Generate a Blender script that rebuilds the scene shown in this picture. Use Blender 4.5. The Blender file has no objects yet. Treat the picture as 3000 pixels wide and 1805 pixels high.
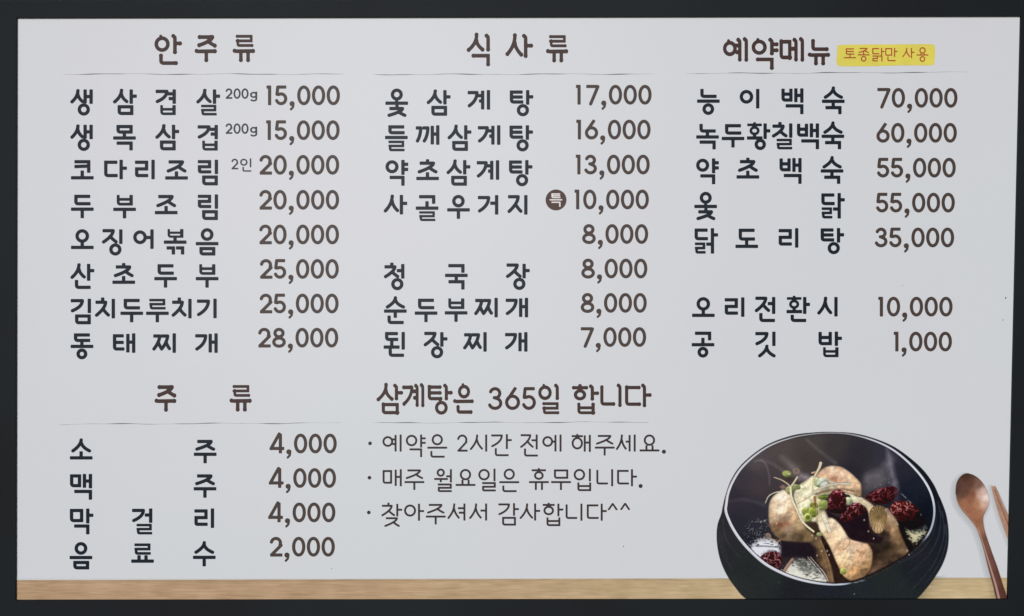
import bpy, math, random
import numpy as np

# ------------------------------------------------------------------ camera, world, light
scene = bpy.context.scene
COL = scene.collection
S = 0.0004                      # metres per millimetre-like board unit (board is about 1.2 m wide)
D = 1.6                         # camera distance
cam_d = bpy.data.cameras.new('camera'); cam = bpy.data.objects.new('camera', cam_d); COL.objects.link(cam)
cam_d.sensor_width = 36.0; cam_d.lens = 36.0 * D / (3000 * S); cam_d.clip_start = 0.01; cam_d.clip_end = 200
cam.location = (0, -D, 0); cam.rotation_euler = (math.radians(90), 0, 0)
scene.camera = cam

SUN_EL, SUN_AZ = math.radians(6.5), math.radians(-6)     # low behind the camera, a little to its left, behind thin cloud
world = bpy.data.worlds.new('World'); scene.world = world; world.use_nodes = True
nt = world.node_tree; bg = nt.nodes['Background']
sky = nt.nodes.new('ShaderNodeTexSky'); sky.sky_type = 'NISHITA'; sky.sun_disc = False
sky.sun_elevation = SUN_EL; sky.sun_rotation = math.pi + SUN_AZ * -1
sky.air_density = 1.0; sky.dust_density = 0.1; sky.ozone_density = 5.0
nt.links.new(sky.outputs[0], bg.inputs[0]); bg.inputs[1].default_value = 0.05
sun_d = bpy.data.lights.new('sun', 'SUN'); sun_d.energy = 2.45; sun_d.angle = math.radians(20); sun_d.color = (0.99, 0.995, 1.0)
sun = bpy.data.objects.new('sun', sun_d); COL.objects.link(sun)
# direction towards the sun: behind camera (-Y), raised, to the left (-X)
sx, sy, sz = math.sin(SUN_AZ) * math.cos(SUN_EL), -math.cos(SUN_AZ) * math.cos(SUN_EL), math.sin(SUN_EL)
from mathutils import Vector
sun.rotation_euler = Vector((sx, sy, sz)).to_track_quat('Z', 'Y').to_euler()
scene.view_settings.view_transform = 'Standard'; scene.view_settings.look = 'None'
scene.view_settings.exposure = 0.04; scene.view_settings.gamma = 1.0

# ------------------------------------------------------------------ helpers
def W(px, py, y=0.0):
    """board units -> metres on the board, y = distance out of the sheet (negative is towards the viewer)"""
    return ((px - 1500) * S, y, (902.5 - py) * S)
def lin(c):
    c = np.asarray(c, float) / 255.0
    return np.where(c <= 0.04045, c / 12.92, ((c + 0.055) / 1.055) ** 2.4)
PAPER_SEEN = np.array([205., 209., 212.])         # how the bare sheet reads in daylight
PAPER = np.array([0.735, 0.735, 0.735])           # its print white
SPEC = 0.007
def ink(c):
    """print colour from the colour it shows beside bare paper"""
    l = np.clip(lin(c) - SPEC, 0.002, 1) / (lin(PAPER_SEEN) - SPEC)
    return l * PAPER
def ink1(c): return tuple(float(v) for v in ink(c))

def principled(name, base, rough=0.5, spec=0.3):
    m = bpy.data.materials.new(name); m.use_nodes = True
    b = m.node_tree.nodes['Principled BSDF']
    b.inputs['Base Color'].default_value = (*base, 1); b.inputs['Roughness'].default_value = rough
    b.inputs['Specular IOR Level'].default_value = spec
    return m, m.node_tree, b
def add_paper_bump(nt, b, strength=0.06):
    tc = nt.nodes.new('ShaderNodeTexCoord')
    n = nt.nodes.new('ShaderNodeTexNoise'); n.inputs['Scale'].default_value = 900; n.inputs['Detail'].default_value = 2
    n2 = nt.nodes.new('ShaderNodeTexNoise'); n2.inputs['Scale'].default_value = 7; n2.inputs['Detail'].default_value = 2
    nt.links.new(tc.outputs['Object'], n.inputs['Vector']); nt.links.new(tc.outputs['Object'], n2.inputs['Vector'])
    bu = nt.nodes.new('ShaderNodeBump'); bu.inputs['Strength'].default_value = strength; bu.inputs['Distance'].default_value = 0.0004
    bu2 = nt.nodes.new('ShaderNodeBump'); bu2.inputs['Strength'].default_value = 0.12; bu2.inputs['Distance'].default_value = 0.004
    nt.links.new(n.outputs['Fac'], bu.inputs['Height']); nt.links.new(n2.outputs['Fac'], bu2.inputs['Height'])
    nt.links.new(bu.outputs['Normal'], bu2.inputs['Normal']); nt.links.new(bu2.outputs['Normal'], b.inputs['Normal'])
    return tc
def tinted(nt, b, tc, base, amt, scale, det=3, warm=(1.02, 1.0, 0.995), cool=(0.985, 1.0, 1.01)):
    """slight unevenness of colour over a surface"""
    n = nt.nodes.new('ShaderNodeTexNoise'); n.inputs['Scale'].default_value = scale; n.inputs['Detail'].default_value = det
    nt.links.new(tc.outputs['Object'], n.inputs['Vector'])
    r = nt.nodes.new('ShaderNodeValToRGB')
    e0, e1 = r.color_ramp.elements[0], r.color_ramp.elements[1]
    e0.position, e1.position = 0.3, 0.7
    e0.color = (*[v * w * (1 - amt) for v, w in zip(base, warm)], 1)
    e1.color = (*[v * w * (1 + amt) for v, w in zip(base, cool)], 1)
    nt.links.new(n.outputs['Fac'], r.inputs['Fac']); nt.links.new(r.outputs['Color'], b.inputs['Base Color'])

ROUGH = 0.33
def paper_material():
    m, nt, b = principled('printed_film', PAPER, ROUGH, 0.10)
    tc = add_paper_bump(nt, b)
    tinted(nt, b, tc, tuple(PAPER), 0.006, 2.4, 9, (1.026, 0.99, 1.012), (0.996, 1.008, 1.004))
    return m
def ink_material(name, col):
    m, nt, b = principled(name, ink1(col), ROUGH, 0.05)
    tc = add_paper_bump(nt, b)
    tinted(nt, b, tc, ink1(col), 0.05, 60, 3, (1, 1, 1), (1, 1, 1))
    return m
def picture_material():
    m, nt, b = principled('printed_picture', (1, 1, 1), ROUGH, 0.05)
    add_paper_bump(nt, b)
    a = nt.nodes.new('ShaderNodeAttribute'); a.attribute_name = 'print'
    nt.links.new(a.outputs['Color'], b.inputs['Base Color'])
    return m
M_PAPER = paper_material()
M_ITEM = ink_material('slate_ink', (34, 40, 48))
M_PRICE = ink_material('brown_ink', (76, 66, 62))
M_HEAD = ink_material('dark_brown_ink', (70, 55, 52))
M_NOTE = ink_material('note_ink', (62, 54, 54))
M_SMALL = ink_material('grey_ink', (62, 67, 72))
M_BADGE = ink_material('badge_ink', (82, 64, 61))
M_BADGE_TEXT = ink_material('pale_ink', (222, 218, 216))
M_RULE = ink_material('rule_ink', (96, 92, 92))
M_RULE_PALE = ink_material('rule_pale_ink', (226, 226, 226))
M_YELLOW = ink_material('yellow_ink', (216, 205, 92))
M_YELLOW_EDGE = ink_material('yellow_edge_ink', (212, 198, 122))
M_ORANGE = ink_material('orange_ink', (170, 86, 58))
M_PIC = picture_material()

def frame_material():
    m, nt, b = principled('frame_coating', (0.01, 0.012, 0.014), 0.5, 0.07)
    tc = nt.nodes.new('ShaderNodeTexCoord')
    tinted(nt, b, tc, (0.0105, 0.0128, 0.0145), 0.3, 3.2, 4, (1.08, 1.0, 1.02), (0.97, 1.0, 1.03))
    n = nt.nodes.new('ShaderNodeTexNoise'); n.inputs['Scale'].default_value = 700; n.inputs['Detail'].default_value = 3
    nt.links.new(tc.outputs['Object'], n.inputs['Vector'])
    bu = nt.nodes.new('ShaderNodeBump'); bu.inputs['Strength'].default_value = 0.25; bu.inputs['Distance'].default_value = 0.0006
    nt.links.new(n.outputs['Fac'], bu.inputs['Height']); nt.links.new(bu.outputs['Normal'], b.inputs['Normal'])
    return m
M_FRAME = frame_material()
def wall_material():
    m, nt, b = principled('wall_paint', (0.5, 0.5, 0.5), 0.8, 0.2)
    tc = nt.nodes.new('ShaderNodeTexCoord'); tinted(nt, b, tc, (0.48, 0.48, 0.48), 0.08, 6, 6)
    return m
M_WALL = wall_material()

def mesh_obj(name, verts, faces, mat, parent=None, label=None):
    me = bpy.data.meshes.new(name); me.from_pydata([tuple(v) for v in verts], [], [tuple(f) for f in faces]); me.update()
    o = bpy.data.objects.new(name, me); COL.objects.link(o); me.materials.append(mat)
    if parent is not None: o.parent = parent
    if label: o['label'] = label
    return o

# ------------------------------------------------------------------ the wall behind and the board's frame
w = mesh_obj('wall', [(-2.2, .0345, -1.7), (2.2, .0345, -1.7), (2.2, .0345, 1.7), (-2.2, .0345, 1.7),
                      (-2.2, .2, -1.7), (2.2, .2, -1.7), (2.2, .2, 1.7), (-2.2, .2, 1.7)],
             [(0, 1, 2, 3), (5, 4, 7, 6), (4, 0, 3, 7), (1, 5, 6, 2), (3, 2, 6, 7), (4, 5, 1, 0)], M_WALL)
w['kind'] = 'structure'

board = bpy.data.objects.new('menu_board', None); COL.objects.link(board)
board.location = (0, 0, 0)
board['label'] = 'white Korean restaurant menu board in a slim black frame with a printed soup bowl'
board['category'] = 'menu board'

IN = [(52, 55), (2987.5, 50), (2948.5, 1753), (49.5, 1756.5)]        # inner opening TL TR BR BL
OUT = [(-7, -1.5), (3003.5, -2.0), (3012, 1812), (-9, 1812)]         # outer edge, as the front face shows it
LIP = 0.0045
def shrink(p, h): k = (D - h) / D; return (1500 + (p[0] - 1500) * k, 902.5 + (p[1] - 902.5) * k)
def rail(i, name_label):
    j = (i + 1) % 4
    o1, o2, i2, i1 = OUT[i], OUT[j], IN[j], IN[i]
    o1f, o2f = shrink(o1, LIP), shrink(o2, LIP)
    vs = [W(*o1f, -LIP), W(*o2f, -LIP), W(*i2, -LIP), W(*i1, -LIP),
          W(*o1f, .034), W(*o2f, .034), W(*i2, .034), W(*i1, .034)]
    fs = [(3, 2, 1, 0), (4, 5, 6, 7), (0, 1, 5, 4), (2, 3, 7, 6), (1, 2, 6, 5), (3, 0, 4, 7)]
    o = mesh_obj('frame_rail', vs, fs, M_FRAME, board, name_label)
    bv = o.modifiers.new('bevel', 'BEVEL'); bv.width = 0.0005; bv.segments = 2; bv.limit_method = 'WEIGHT'
    at = o.data.attributes.new('bevel_weight_edge', 'FLOAT', 'EDGE')
    for e in o.data.edges: at.data[e.index].value = 1.0 if set(e.vertices) in ({0, 1}, {2, 3}) else 0.0     # long front edges only: the mitres stay shut
    return o
rail(0, 'top rail of the black frame'); rail(1, 'right rail of the black frame, wider at its foot')
rail(2, 'bottom rail of the black frame'); rail(3, 'left rail of the black frame')

def sheet_grid():
    a, b, c, d = (20, 20), (2997, 20), (2980, 1790), (20, 1790)
    nx, ny = 60, 36; vs = []; fs = []
    for jy in range(ny + 1):
        for ix in range(nx + 1):
            u, v = ix / nx, jy / ny
            x = (a[0] * (1 - u) + b[0] * u) * (1 - v) + (d[0] * (1 - u) + c[0] * u) * v
            y = (a[1] * (1 - u) + b[1] * u) * (1 - v) + (d[1] * (1 - u) + c[1] * u) * v
            vs.append(W(x, y, 0))
    for jy in range(ny):
        for ix in range(nx):
            k = jy * (nx + 1) + ix; fs.append((k, k + nx + 1, k + nx + 2, k + 1))
    return vs, fs
vs, fs = sheet_grid()
sheet = mesh_obj('print_sheet', vs, fs, M_PAPER, board)
back = mesh_obj('back_panel', [W(22, 22, .006), W(2990, 22, .006), W(2978, 1788, .006), W(22, 1788, .006),
                               W(22, 22, .030), W(2990, 22, .030), W(2978, 1788, .030), W(22, 1788, .030)],
                [(3, 2, 1, 0), (4, 5, 6, 7), (0, 1, 5, 4), (2, 3, 7, 6), (1, 2, 6, 5), (3, 0, 4, 7)], M_FRAME, board)

# ------------------------------------------------------------------ stroke lettering: signed distances -> clean outlines
class Pen:
    """collects stroke pieces of one glyph in cell units (x right, y down)"""
    def __init__(s, w, brush=False): s.w = w; s.h = w / 2.0; s.brush = brush; s.seg = []; s.ring = []; s.disc = []
    def line(s, pts, caps='bb', w=None):
        """polyline; caps: b = blunt, r = round. Right-angle corners stay square, others are round."""
        h = (w or s.w) / 2.0; n = len(pts)
        if s.brush:
            caps = 'rr'; pts = list(pts)
            for a, b in ((0, 1), (-1, -2)):
                l = math.hypot(pts[a][0] - pts[b][0], pts[a][1] - pts[b][1])
                if l > h * 1.6: k = (h * .75) / l; pts[a] = (pts[a][0] + (pts[b][0] - pts[a][0]) * k, pts[a][1] + (pts[b][1] - pts[a][1]) * k)
        for k in range(n - 1):
            (ax, ay), (bx, by) = pts[k], pts[k + 1]
            dx, dy = bx - ax, by - ay; L = math.hypot(dx, dy)
            if L < 1e-6: continue
            ux, uy = dx / L, dy / L
            ea = eb = 0.0
            if k > 0:
                px, py = pts[k - 1]; l2 = math.hypot(ax - px, ay - py)
                if l2 > 1e-6 and abs((ax - px) / l2 * ux + (ay - py) / l2 * uy) < 0.2 and L > h and l2 > h: ea = h
                else: s.disc.append((ax, ay, h))
            elif caps[0] == 'r': s.disc.append((ax, ay, h)) if not s.brush else s.disc.append((ax, ay, h * 1.12))
            if k < n - 2:
                qx, qy = pts[k + 2]; l2 = math.hypot(qx - bx, qy - by)
                if l2 > 1e-6 and abs((qx - bx) / l2 * ux + (qy - by) / l2 * uy) < 0.2 and L > h and l2 > h: eb = h
            elif caps[1] == 'r': s.disc.append((bx, by, h)) if not s.brush else s.disc.append((bx, by, h * 1.15))
            s.seg.append((ax - ux * ea, ay - uy * ea, bx + ux * eb, by + uy * eb, h))
    def oval(s, cx, cy, rx, ry):
        s.ring.append((cx, cy, rx, ry, s.h))
        if s.brush: s.seg.append((cx - 3.5, cy - ry - s.h - 0.5, cx - 1, cy - ry + 1, s.h * 0.85)); s.disc.append((cx - 3.5, cy - ry - s.h - 0.2, s.h * 0.85))
    def dot(s, x, y, r): s.disc.append((x, y, r))
    def stem(s, x, y0, y1):
        if s.brush:
            s.line([(x - 4.2, y0 + 1.5), (x - .5, y0 + 4.5), (x, y0 + 9), (x, y1 - s.h)])
        else: s.line([(x, y0), (x, y1)], 'bb')
    def bar(s, x0, x1, y):
        if s.brush: s.line([(x0 + s.h, y - 1.2), (x0 + s.h + 5, y), (x1 - s.h, y - 0.6)])
        else: s.line([(x0, y), (x1, y)])
    def sdf(s, X, Y):
        d = np.full(X.shape, 1e9)
        for ax, ay, bx, by, h in s.seg:
            L = math.hypot(bx - ax, by - ay)
            if L < 1e-6: continue
            ux, uy = (bx - ax) / L, (by - ay) / L; mx, my = (ax + bx) / 2, (ay + by) / 2
            r = 0.35 * h
            p = np.abs((X - mx) * ux + (Y - my) * uy) - (L / 2 - r)
            q = np.abs(-(X - mx) * uy + (Y - my) * ux) - (h - r)
            dd = np.hypot(np.maximum(p, 0), np.maximum(q, 0)) + np.minimum(np.maximum(p, q), 0) - r
            d = np.minimum(d, dd)
        for cx, cy, rx, ry, h in s.ring:
            # distance to an ellipse, first order
            k = np.hypot((X - cx) / rx, (Y - cy) / ry); g = np.hypot((X - cx) / rx ** 2, (Y - cy) / ry ** 2)
            e = np.abs(k * (k - 1) / np.maximum(g, 1e-6)) - h
            d = np.minimum(d, e)
        for x, y, r in s.disc: d = np.minimum(d, np.hypot(X - x, Y - y) - r)
        return d

def quad(p0, p1, p2, n=7):
    return [((1 - t) ** 2 * p0[0] + 2 * t * (1 - t) * p1[0] + t * t * p2[0], (1 - t) ** 2 * p0[1] + 2 * t * (1 - t) * p1[1] + t * t * p2[1]) for t in [i / n for i in range(n + 1)]]
def rcorner(a, c, b, r):
    """points of a rounded corner at c between a and b"""
    la, lb = math.hypot(a[0] - c[0], a[1] - c[1]), math.hypot(b[0] - c[0], b[1] - c[1]); r = min(r, la * .8, lb * .8)
    p = (c[0] + (a[0] - c[0]) / la * r, c[1] + (a[1] - c[1]) / la * r); q = (c[0] + (b[0] - c[0]) / lb * r, c[1] + (b[1] - c[1]) / lb * r)
    return quad(p, c, q, 4)

def cons(P, j, x0, y0, x1, y1, side):
    """draw consonant j in the ink box; side: 'v' beside an upright vowel, 'h' above a level one, 'f' at the foot"""
    h = P.h; L, R, T, B = x0 + h, x1 - h, y0 + h, y1 - h; cx = (x0 + x1) / 2; Wd, H = x1 - x0, y1 - y0
    rc = 6.5
    if j == 'ㄱ':
        if side == 'v':
            P.line([(x0, T), (R - 1, T)] , 'bb'); P.line([(R - 1.5, T)] + quad((R - .5, T), (R - 1, T + .60 * (B - T)), (L, B), 8), 'rr')
        else: P.line([(x0, T), (R, T), (R, y1)])
    elif j == 'ㄲ':
        if side == 'f': m = cx; cons(P, 'ㄱ', x0, y0, m - 1, y1, 'f'); cons(P, 'ㄱ', m + 1.5, y0, x1, y1, 'f')
        else: cons(P, 'ㄱ', x0, y0, x0 + .50 * Wd, y1, 'v'); cons(P, 'ㄱ', x0 + .50 * Wd, y0, x1 + 1, y1, 'v')
    elif j == 'ㄴ': P.line([(L, y0)] + rcorner((L, y0), (L, B), (x1, B), rc) + [(x1, B)])
    elif j == 'ㄷ': P.line([(x1 - 1, T), (L, T)]); P.line([(L, y0)] + rcorner((L, T), (L, B), (x1, B), rc) + [(x1, B)])
    elif j == 'ㄹ':
        wl = min(P.w, H * .245); T = y0 + wl / 2; B = y1 - wl / 2; M = (T + B) / 2
        P.line([(x0, T), (R, T), (R, M), (x0, M)], w=wl); P.line([(L, M - wl / 2)] + rcorner((L, M), (L, B), (x1, B), rc * .6) + [(x1, B)], w=wl)
    elif j == 'ㅁ': P.line([(L, T + 1), (L, T), (R, T), (R, y1)]); P.line([(L, y0)] + rcorner((L, T), (L, B), (x1, B), rc) + [(x1, B)])
    elif j == 'ㅂ':
        wl = min(P.w, .27 * H); B = y1 - wl / 2; M = y0 + .42 * H
        P.line([(L, y0)] + rcorner((L, T), (L, B), (x1, B), rc) + [(x1, B)], w=wl if H < 33 else None); P.line([(R, y0), (R, y1)]); P.line([(L, M), (R, M)], w=wl)
    elif j == 'ㅅ':
        if side == 'v':
            ax = x0 + .56 * Wd
            P.line([(ax, y0)] + quad((ax, y0 + 4), (ax - 1, y0 + .52 * H), (L, B), 7), 'br')
            P.line(quad((ax, y0 + .36 * H), (ax + 1.5, y0 + .62 * H), (R + .5, B - 1), 6), 'rr')
        else:
            P.line([(cx, y0)] + quad((cx, y0 + 2), (cx - 1, y0 + .45 * H), (L, B), 7), 'br')
            P.line(quad((cx + .5, y0 + .28 * H), (cx + 4, y0 + .62 * H), (R, B), 6), 'rr')
    elif j in 'ㅈㅊ':
        if j == 'ㅊ':
            tk = max(.16 * H, 5.5)
            tx = x0 + .52 * Wd if side != 'h' and side != 'f' else cx
            P.line([(tx, y0), (tx, y0 + tk + h)]); y0 = y0 + tk; T = y0 + h; H = y1 - y0
        ins = 0.10 * Wd if side != 'v' else .04 * Wd
        r = R - (.12 * Wd if side != 'v' else .17 * Wd)
        P.line([(x0 + ins, T), (r, T)])
        P.line(quad((r, T), (r - .02 * Wd, T + .45 * (B - T)), (L, B), 8), 'rr')
        if side == 'v': P.line(quad((x0 + .54 * Wd, T + .50 * (B - T)), (x0 + .66 * Wd, T + .74 * (B - T)), (R + .5, B - .5), 5), 'rr')
        else: P.line(quad((x0 + .58 * Wd, T + .50 * (B - T)), (x0 + .74 * Wd, T + .80 * (B - T)), (R, B), 5), 'rr')
    elif j == 'ㅉ':
        for q0, q1 in ((x0, x0 + .60 * Wd), (x0 + .42 * Wd, x1 + 1.5)):
            w_ = q1 - q0; r = q1 - h - .16 * w_
            P.line([(q0 + 3, T), (r, T)]); P.line(quad((r, T), (r - 2, T + .5 * (B - T)), (q0 + h, B), 7), 'rr')
            P.line(quad((q0 + .58 * w_, T + .55 * (B - T)), (q0 + .66 * w_, T + .75 * (B - T)), (q1 - h, B - 1), 4), 'rr')
    elif j == 'ㅋ':
        M = (T + B) / 2 + 0.5
        P.line([(x0, T), (R, T), (R, y1 + 3)]); P.line([(x0, M + 1.5), (R, M)])
    elif j == 'ㅌ':
        M = (T + B) / 2
        P.line([(x1 - 2, T), (L, T)]); P.line([(L, y0)] + rcorner((L, T), (L, B), (x1, B), rc) + [(x1, B)]); P.line([(L, M), (x1 - 2, M)])
    elif j == 'ㅎ':
        wl = min(P.w, H * .21); hh = wl / 2
        P.line([(cx, y0), (cx, y0 + 4 + hh)], w=wl); ty = y0 + 4 + hh; P.line([(x0, ty), (x1, ty)], w=wl)
        top = ty + hh - .5; rr = (y1 - top) / 2 - hh; P.ring.append((cx, (top + y1) / 2, min(rr * 1.15, (x1 - x0) / 2 - hh), rr, hh))
    elif j == 'ㅇ':
        d = min(Wd, H); rx = d / 2 - h; P.oval(cx, (y0 + y1) / 2, rx, (H if H < Wd * 1.02 else d) / 2 - h)
    elif j == 'ㄺ':
        cons(P, 'ㄹ', x0, y0, x0 + .56 * Wd, y1, 'f'); cons(P, 'ㄱ', x0 + .56 * Wd + 1.5, y0, x1, y1, 'f')

CH = 'ㄱㄲㄴㄷㄸㄹㅁㅂㅃㅅㅆㅇㅈㅉㅊㅋㅌㅍㅎ'
JU = 'ㅏㅐㅑㅒㅓㅔㅕㅖㅗㅘㅙㅚㅛㅜㅝㅞㅟㅠㅡㅢㅣ'
JO = [''] + list('ㄱㄲㄳㄴㄵㄶㄷㄹㄺㄻㄼㄽㄾㄿㅀㅁㅂㅄㅅㅆㅇㅈㅊㅋㅌㅍㅎ')

def syllable(P, ch):
    k = ord(ch) - 0xAC00; C, V, F = CH[k // 588], JU[k % 588 // 28], JO[k % 28]
    h = P.h; T = (P.w - 9.5) / 2          # lighter weights keep the same skeleton
    th = P.w < 8
    E = -T                                 # outer extents shrink a little for light strokes
    if not F:
        if V in 'ㅏㅑㅓㅕㅣ':
            x1 = {'ㅏ': 40, 'ㅑ': 40, 'ㅓ': 37, 'ㅕ': 36, 'ㅣ': 39}[V]
            box = [0, 2.5, x1, 51.5]
            if C in 'ㅅ': box = [-2, 0, x1 + 3, 52]
            if C in 'ㅈㅊ': box = [-1, 0 if C == 'ㅈ' else -4, x1 + 4, 53]
            if C == 'ㅇ': box = [0, 3, 40, 43.5]
            if C == 'ㅉ': box = [-2, 3, 52, 51]
            cons(P, C, *box, 'v')
            sx_ = {'ㅏ': 50, 'ㅑ': 50, 'ㅓ': 55, 'ㅕ': 55, 'ㅣ': 53}[V]
            if C == 'ㅉ': sx_ = 62.5
            P.stem(sx_, 0, 57.5)
            if V == 'ㅏ': P.line([(sx_, 25), (67, 25)])
            if V == 'ㅓ': P.line([(38 if C == 'ㅇ' else 36, 24), (sx_, 24)])
            if V == 'ㅕ': P.line([(33, 16), (sx_, 16)]); P.line([(36, 31), (sx_, 31)])
        elif V in 'ㅐㅔㅖ':
            x1 = {'ㅐ': 36, 'ㅔ': 30, 'ㅖ': 33}[V]
            box = [0, 2.5, x1, 51]
            if C == 'ㅅ': box = [-2, 0, x1 + 4, 52]
            if C == 'ㅇ': box = [0, 5, 36 if V != 'ㅔ' else 36, 42]
            if C == 'ㅁ': box = [0, 3, 32, 49]
            if C == 'ㅌ': box = [0, 2.5, 34, 51]
            if C == 'ㄲ': box = [0, 3, 40, 51]
            if C == 'ㅎ': box = [0, -3, 38, 49]
            cons(P, C, *box, 'v')
            a, b = (44.0, 61.0)
            if C == 'ㄲ': a, b = 48.5, 64.5
            P.stem(a, 1.5, 57 if V != 'ㅐ' else 56.5); P.stem(b, 0, 57.5)
            if V == 'ㅐ': P.line([(a, 26), (b, 26)])
            if V == 'ㅔ': P.line([(31, 24), (a, 24)])
            if V == 'ㅖ': P.line([(30, 16.5), (a, 16.5)]); P.line([(33, 32), (a, 32)])
        else:
            bar_y = {'ㅗ': 53.5, 'ㅛ': 53.5, 'ㅜ': 44, 'ㅠ': 44}[V]
            box = [9.5, 1.5, 57.5, {'ㅗ': 37, 'ㅛ': 35, 'ㅜ': 33, 'ㅠ': 33}[V]]
            if C in 'ㅅㅈㅊ': box = [4, 1.5 if C != 'ㅊ' else -3, 62.5, box[3] + (2 if C == 'ㅊ' else 1)]
            if C == 'ㅅ': box[1] = -1
            if C == 'ㅇ': box = [12.5, 0, 53.5, 40 if V in 'ㅗ' else 37]
            if C == 'ㅇ' and V == 'ㅛ': box = [13, 0, 53, 38]
            if C == 'ㅋ': box = [10, 1.5, 57, 36]
            if C == 'ㅎ': box = [9, -3, 57, 36.5]
            cons(P, C, *box, 'h')
            P.bar(0, 66.5, bar_y)
            if V == 'ㅗ': P.line([(33, box[3] - 4 if C != 'ㅇ' else 38), (33, bar_y)])
            if V == 'ㅛ':
                for x in (23, 43.5): P.line([(x, 36), (x, bar_y)])
            if V == 'ㅜ': P.line([(33, bar_y), (33, 70.5)])
            if V == 'ㅠ':
                for x in (23, 43.5): P.line([(x, bar_y), (x, 70.5)])
    else:
        if V in 'ㅏㅑㅓㅕㅣㅐ':
            opn = F in 'ㄴㄱ'
            sb = 50 if F == 'ㄴ' else (42.5 if F != 'ㄱ' else 44)
            if F == 'ㅇ': sb = 43
            x1 = {'ㅏ': 41, 'ㅑ': 40, 'ㅓ': 40, 'ㅕ': 40, 'ㅣ': 41, 'ㅐ': 35}[V]
            box = [0, 1, x1 - 1.5, 40.5]
            if C == 'ㅅ': box = [-1, -1, x1 + 3, 41.5]
            if C in 'ㅈㅊ': box = [-1, -1 if C == 'ㅈ' else -4, x1 + 4, 42]
            if C == 'ㅇ': box = [0, 1, 39, 39.5]
            if C == 'ㅎ': box = [0, -3, 40, 39]
            if C == 'ㅌ': box = [0, 1, 40, 40]
            if V == 'ㅐ' and C == 'ㅅ': box = [-1, 0, 39, 41.5]
            if V == 'ㅐ' and C in 'ㅂㅁ': box = [0, 1, 33, 39.5]
            if F == 'ㄴ': box[3] += 3
            if F == 'ㄺ': box[3] = 36
            cons(P, C, *box, 'v')
            sx_ = {'ㅏ': 52.5, 'ㅑ': 51.5, 'ㅓ': 54.5, 'ㅕ': 54.5, 'ㅣ': 54.5, 'ㅐ': 60}[V]
            if V == 'ㅐ':
                P.stem(42.5, 0, 41); P.stem(sx_, 0, 42.5); P.line([(42.5, 21), (sx_, 21)])
            else: P.stem(sx_, 0, sb)
            if V == 'ㅏ': P.line([(sx_, 20), (69, 20)])
            if V == 'ㅑ': P.line([(sx_, 13), (67, 13)]); P.line([(sx_, 28), (67, 28)])
            if V == 'ㅓ': P.line([(37, 19.5), (sx_, 19.5)])
            if V == 'ㅕ': P.line([(35, 13), (sx_, 13)]); P.line([(38, 27), (sx_, 27)])
            fb = [12.5, 46, 59, 75.5]
            if F == 'ㅇ': fb = [19.5, 41, 57.5, 77]
            if F == 'ㄴ': fb = [12, 47, 58.5, 74]
            if F == 'ㄱ': fb = [12.5, 46.5, sx_ + h, 76]
            if F == 'ㅅ': fb = [8, 41, 60, 76]
            if F == 'ㅈ': fb = [9, 45, 61, 77.5]
            if F == 'ㄺ': fb = [1, 42, 57.5, 75]
            if F == 'ㄹ': fb = [13, 45, 59, 76.5]
            cons(P, F, *fb, 'h' if F in 'ㅅㅈ' else 'f')
        elif V in 'ㅗㅜㅡㅛ':
            if V == 'ㅡ': cy1, by = (27, 36) if C not in 'ㅇ' else (34, 42)
            elif V == 'ㅜ': cy1, by = (26, 33.5)
            else: cy1, by = (26, 38.5)
            if C == 'ㅅ': cy1 = 29; by = 37 if V == 'ㅜ' else by
            box = [9.5, 0, 57.5, cy1]
            if C == 'ㅅ': box = [5, -4, 62, cy1 + 1]
            if C == 'ㅈ': box = [5, 0, 62, cy1 + 3]
            if C == 'ㅇ': box = [13.5, -3.5, 53, cy1]
            if C == 'ㅇ' and V in 'ㅗㅛ': box = [14, -4.5, 53, 31]; cy1 = 33; by = 38.5
            cons(P, C, *box, 'h')
            P.bar(0, 66.5, by)
            if V == 'ㅗ': P.line([(33, cy1 - 2 - (6 if C == 'ㄱ' else 0) - (4 if C == 'ㅈ' else 0)), (33, by)])
            if V == 'ㅛ':
                for x in (24, 43): P.line([(x, cy1 - 3), (x, by)])
            if V == 'ㅜ': P.line([(33, by), (33, 52 if F != 'ㄴ' else 57)])
            fb = [10, by + 10, 57.5, 75]
            if F == 'ㄹ': fb = [10, by + 9, 57.5, 76.5]
            if F == 'ㅁ': fb = [10.5, by + 9.5, 57.5, 77]
            if F == 'ㅇ': fb = [14, by + 6, 52, 76.5]
            if F == 'ㄴ': fb = [10, by + (11 if V != 'ㅜ' else 13), 58, 75.5]
            if F in 'ㅊ': fb = [6, by + 5, 62, 79]
            if F == 'ㄱ' and V == 'ㅜ': fb = [10, by + 13.5, 57.5, 75]
            if F == 'ㄲ': fb = [8, by + 12, 60, 75]
            cons(P, F, *fb, 'h' if F in 'ㅊ' else 'f')
            if F == 'ㅊ' : pass
        elif V == 'ㅚ':
            cons(P, C, 4, 0, 43, 27, 'h'); P.line([(24, 25), (24, 43)]); P.bar(0, 47, 44.5); P.stem(57.5, 0, 52)
            cons(P, F, 14.5, 50, 60, 73.5, 'f')
        elif V == 'ㅘ':
            cons(P, C, 1, -3.5, 44, 35, 'h'); P.line([(22.5, 33), (22.5, 42)]); P.bar(0, 46, 43); P.stem(53.5, 0, 50 if F == 'ㄴ' else 46); P.line([(53.5, 22), (69, 22)])
            if F == 'ㅇ': cons(P, 'ㅇ', 21.5, 45, 57, 78.5, 'f')
            else: cons(P, F, 12, 52, 58, 74, 'f')
        elif V == 'ㅝ':
            cons(P, C, 4, -2, 40, 25.5, 'h'); P.bar(0, 46, 33); P.line([(22, 33), (22, 44)]); P.line([(40, 24), (54, 24)]) ; P.stem(56, 0, 45)
            cons(P, F, 12, 48, 59, 77, 'f')

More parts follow.
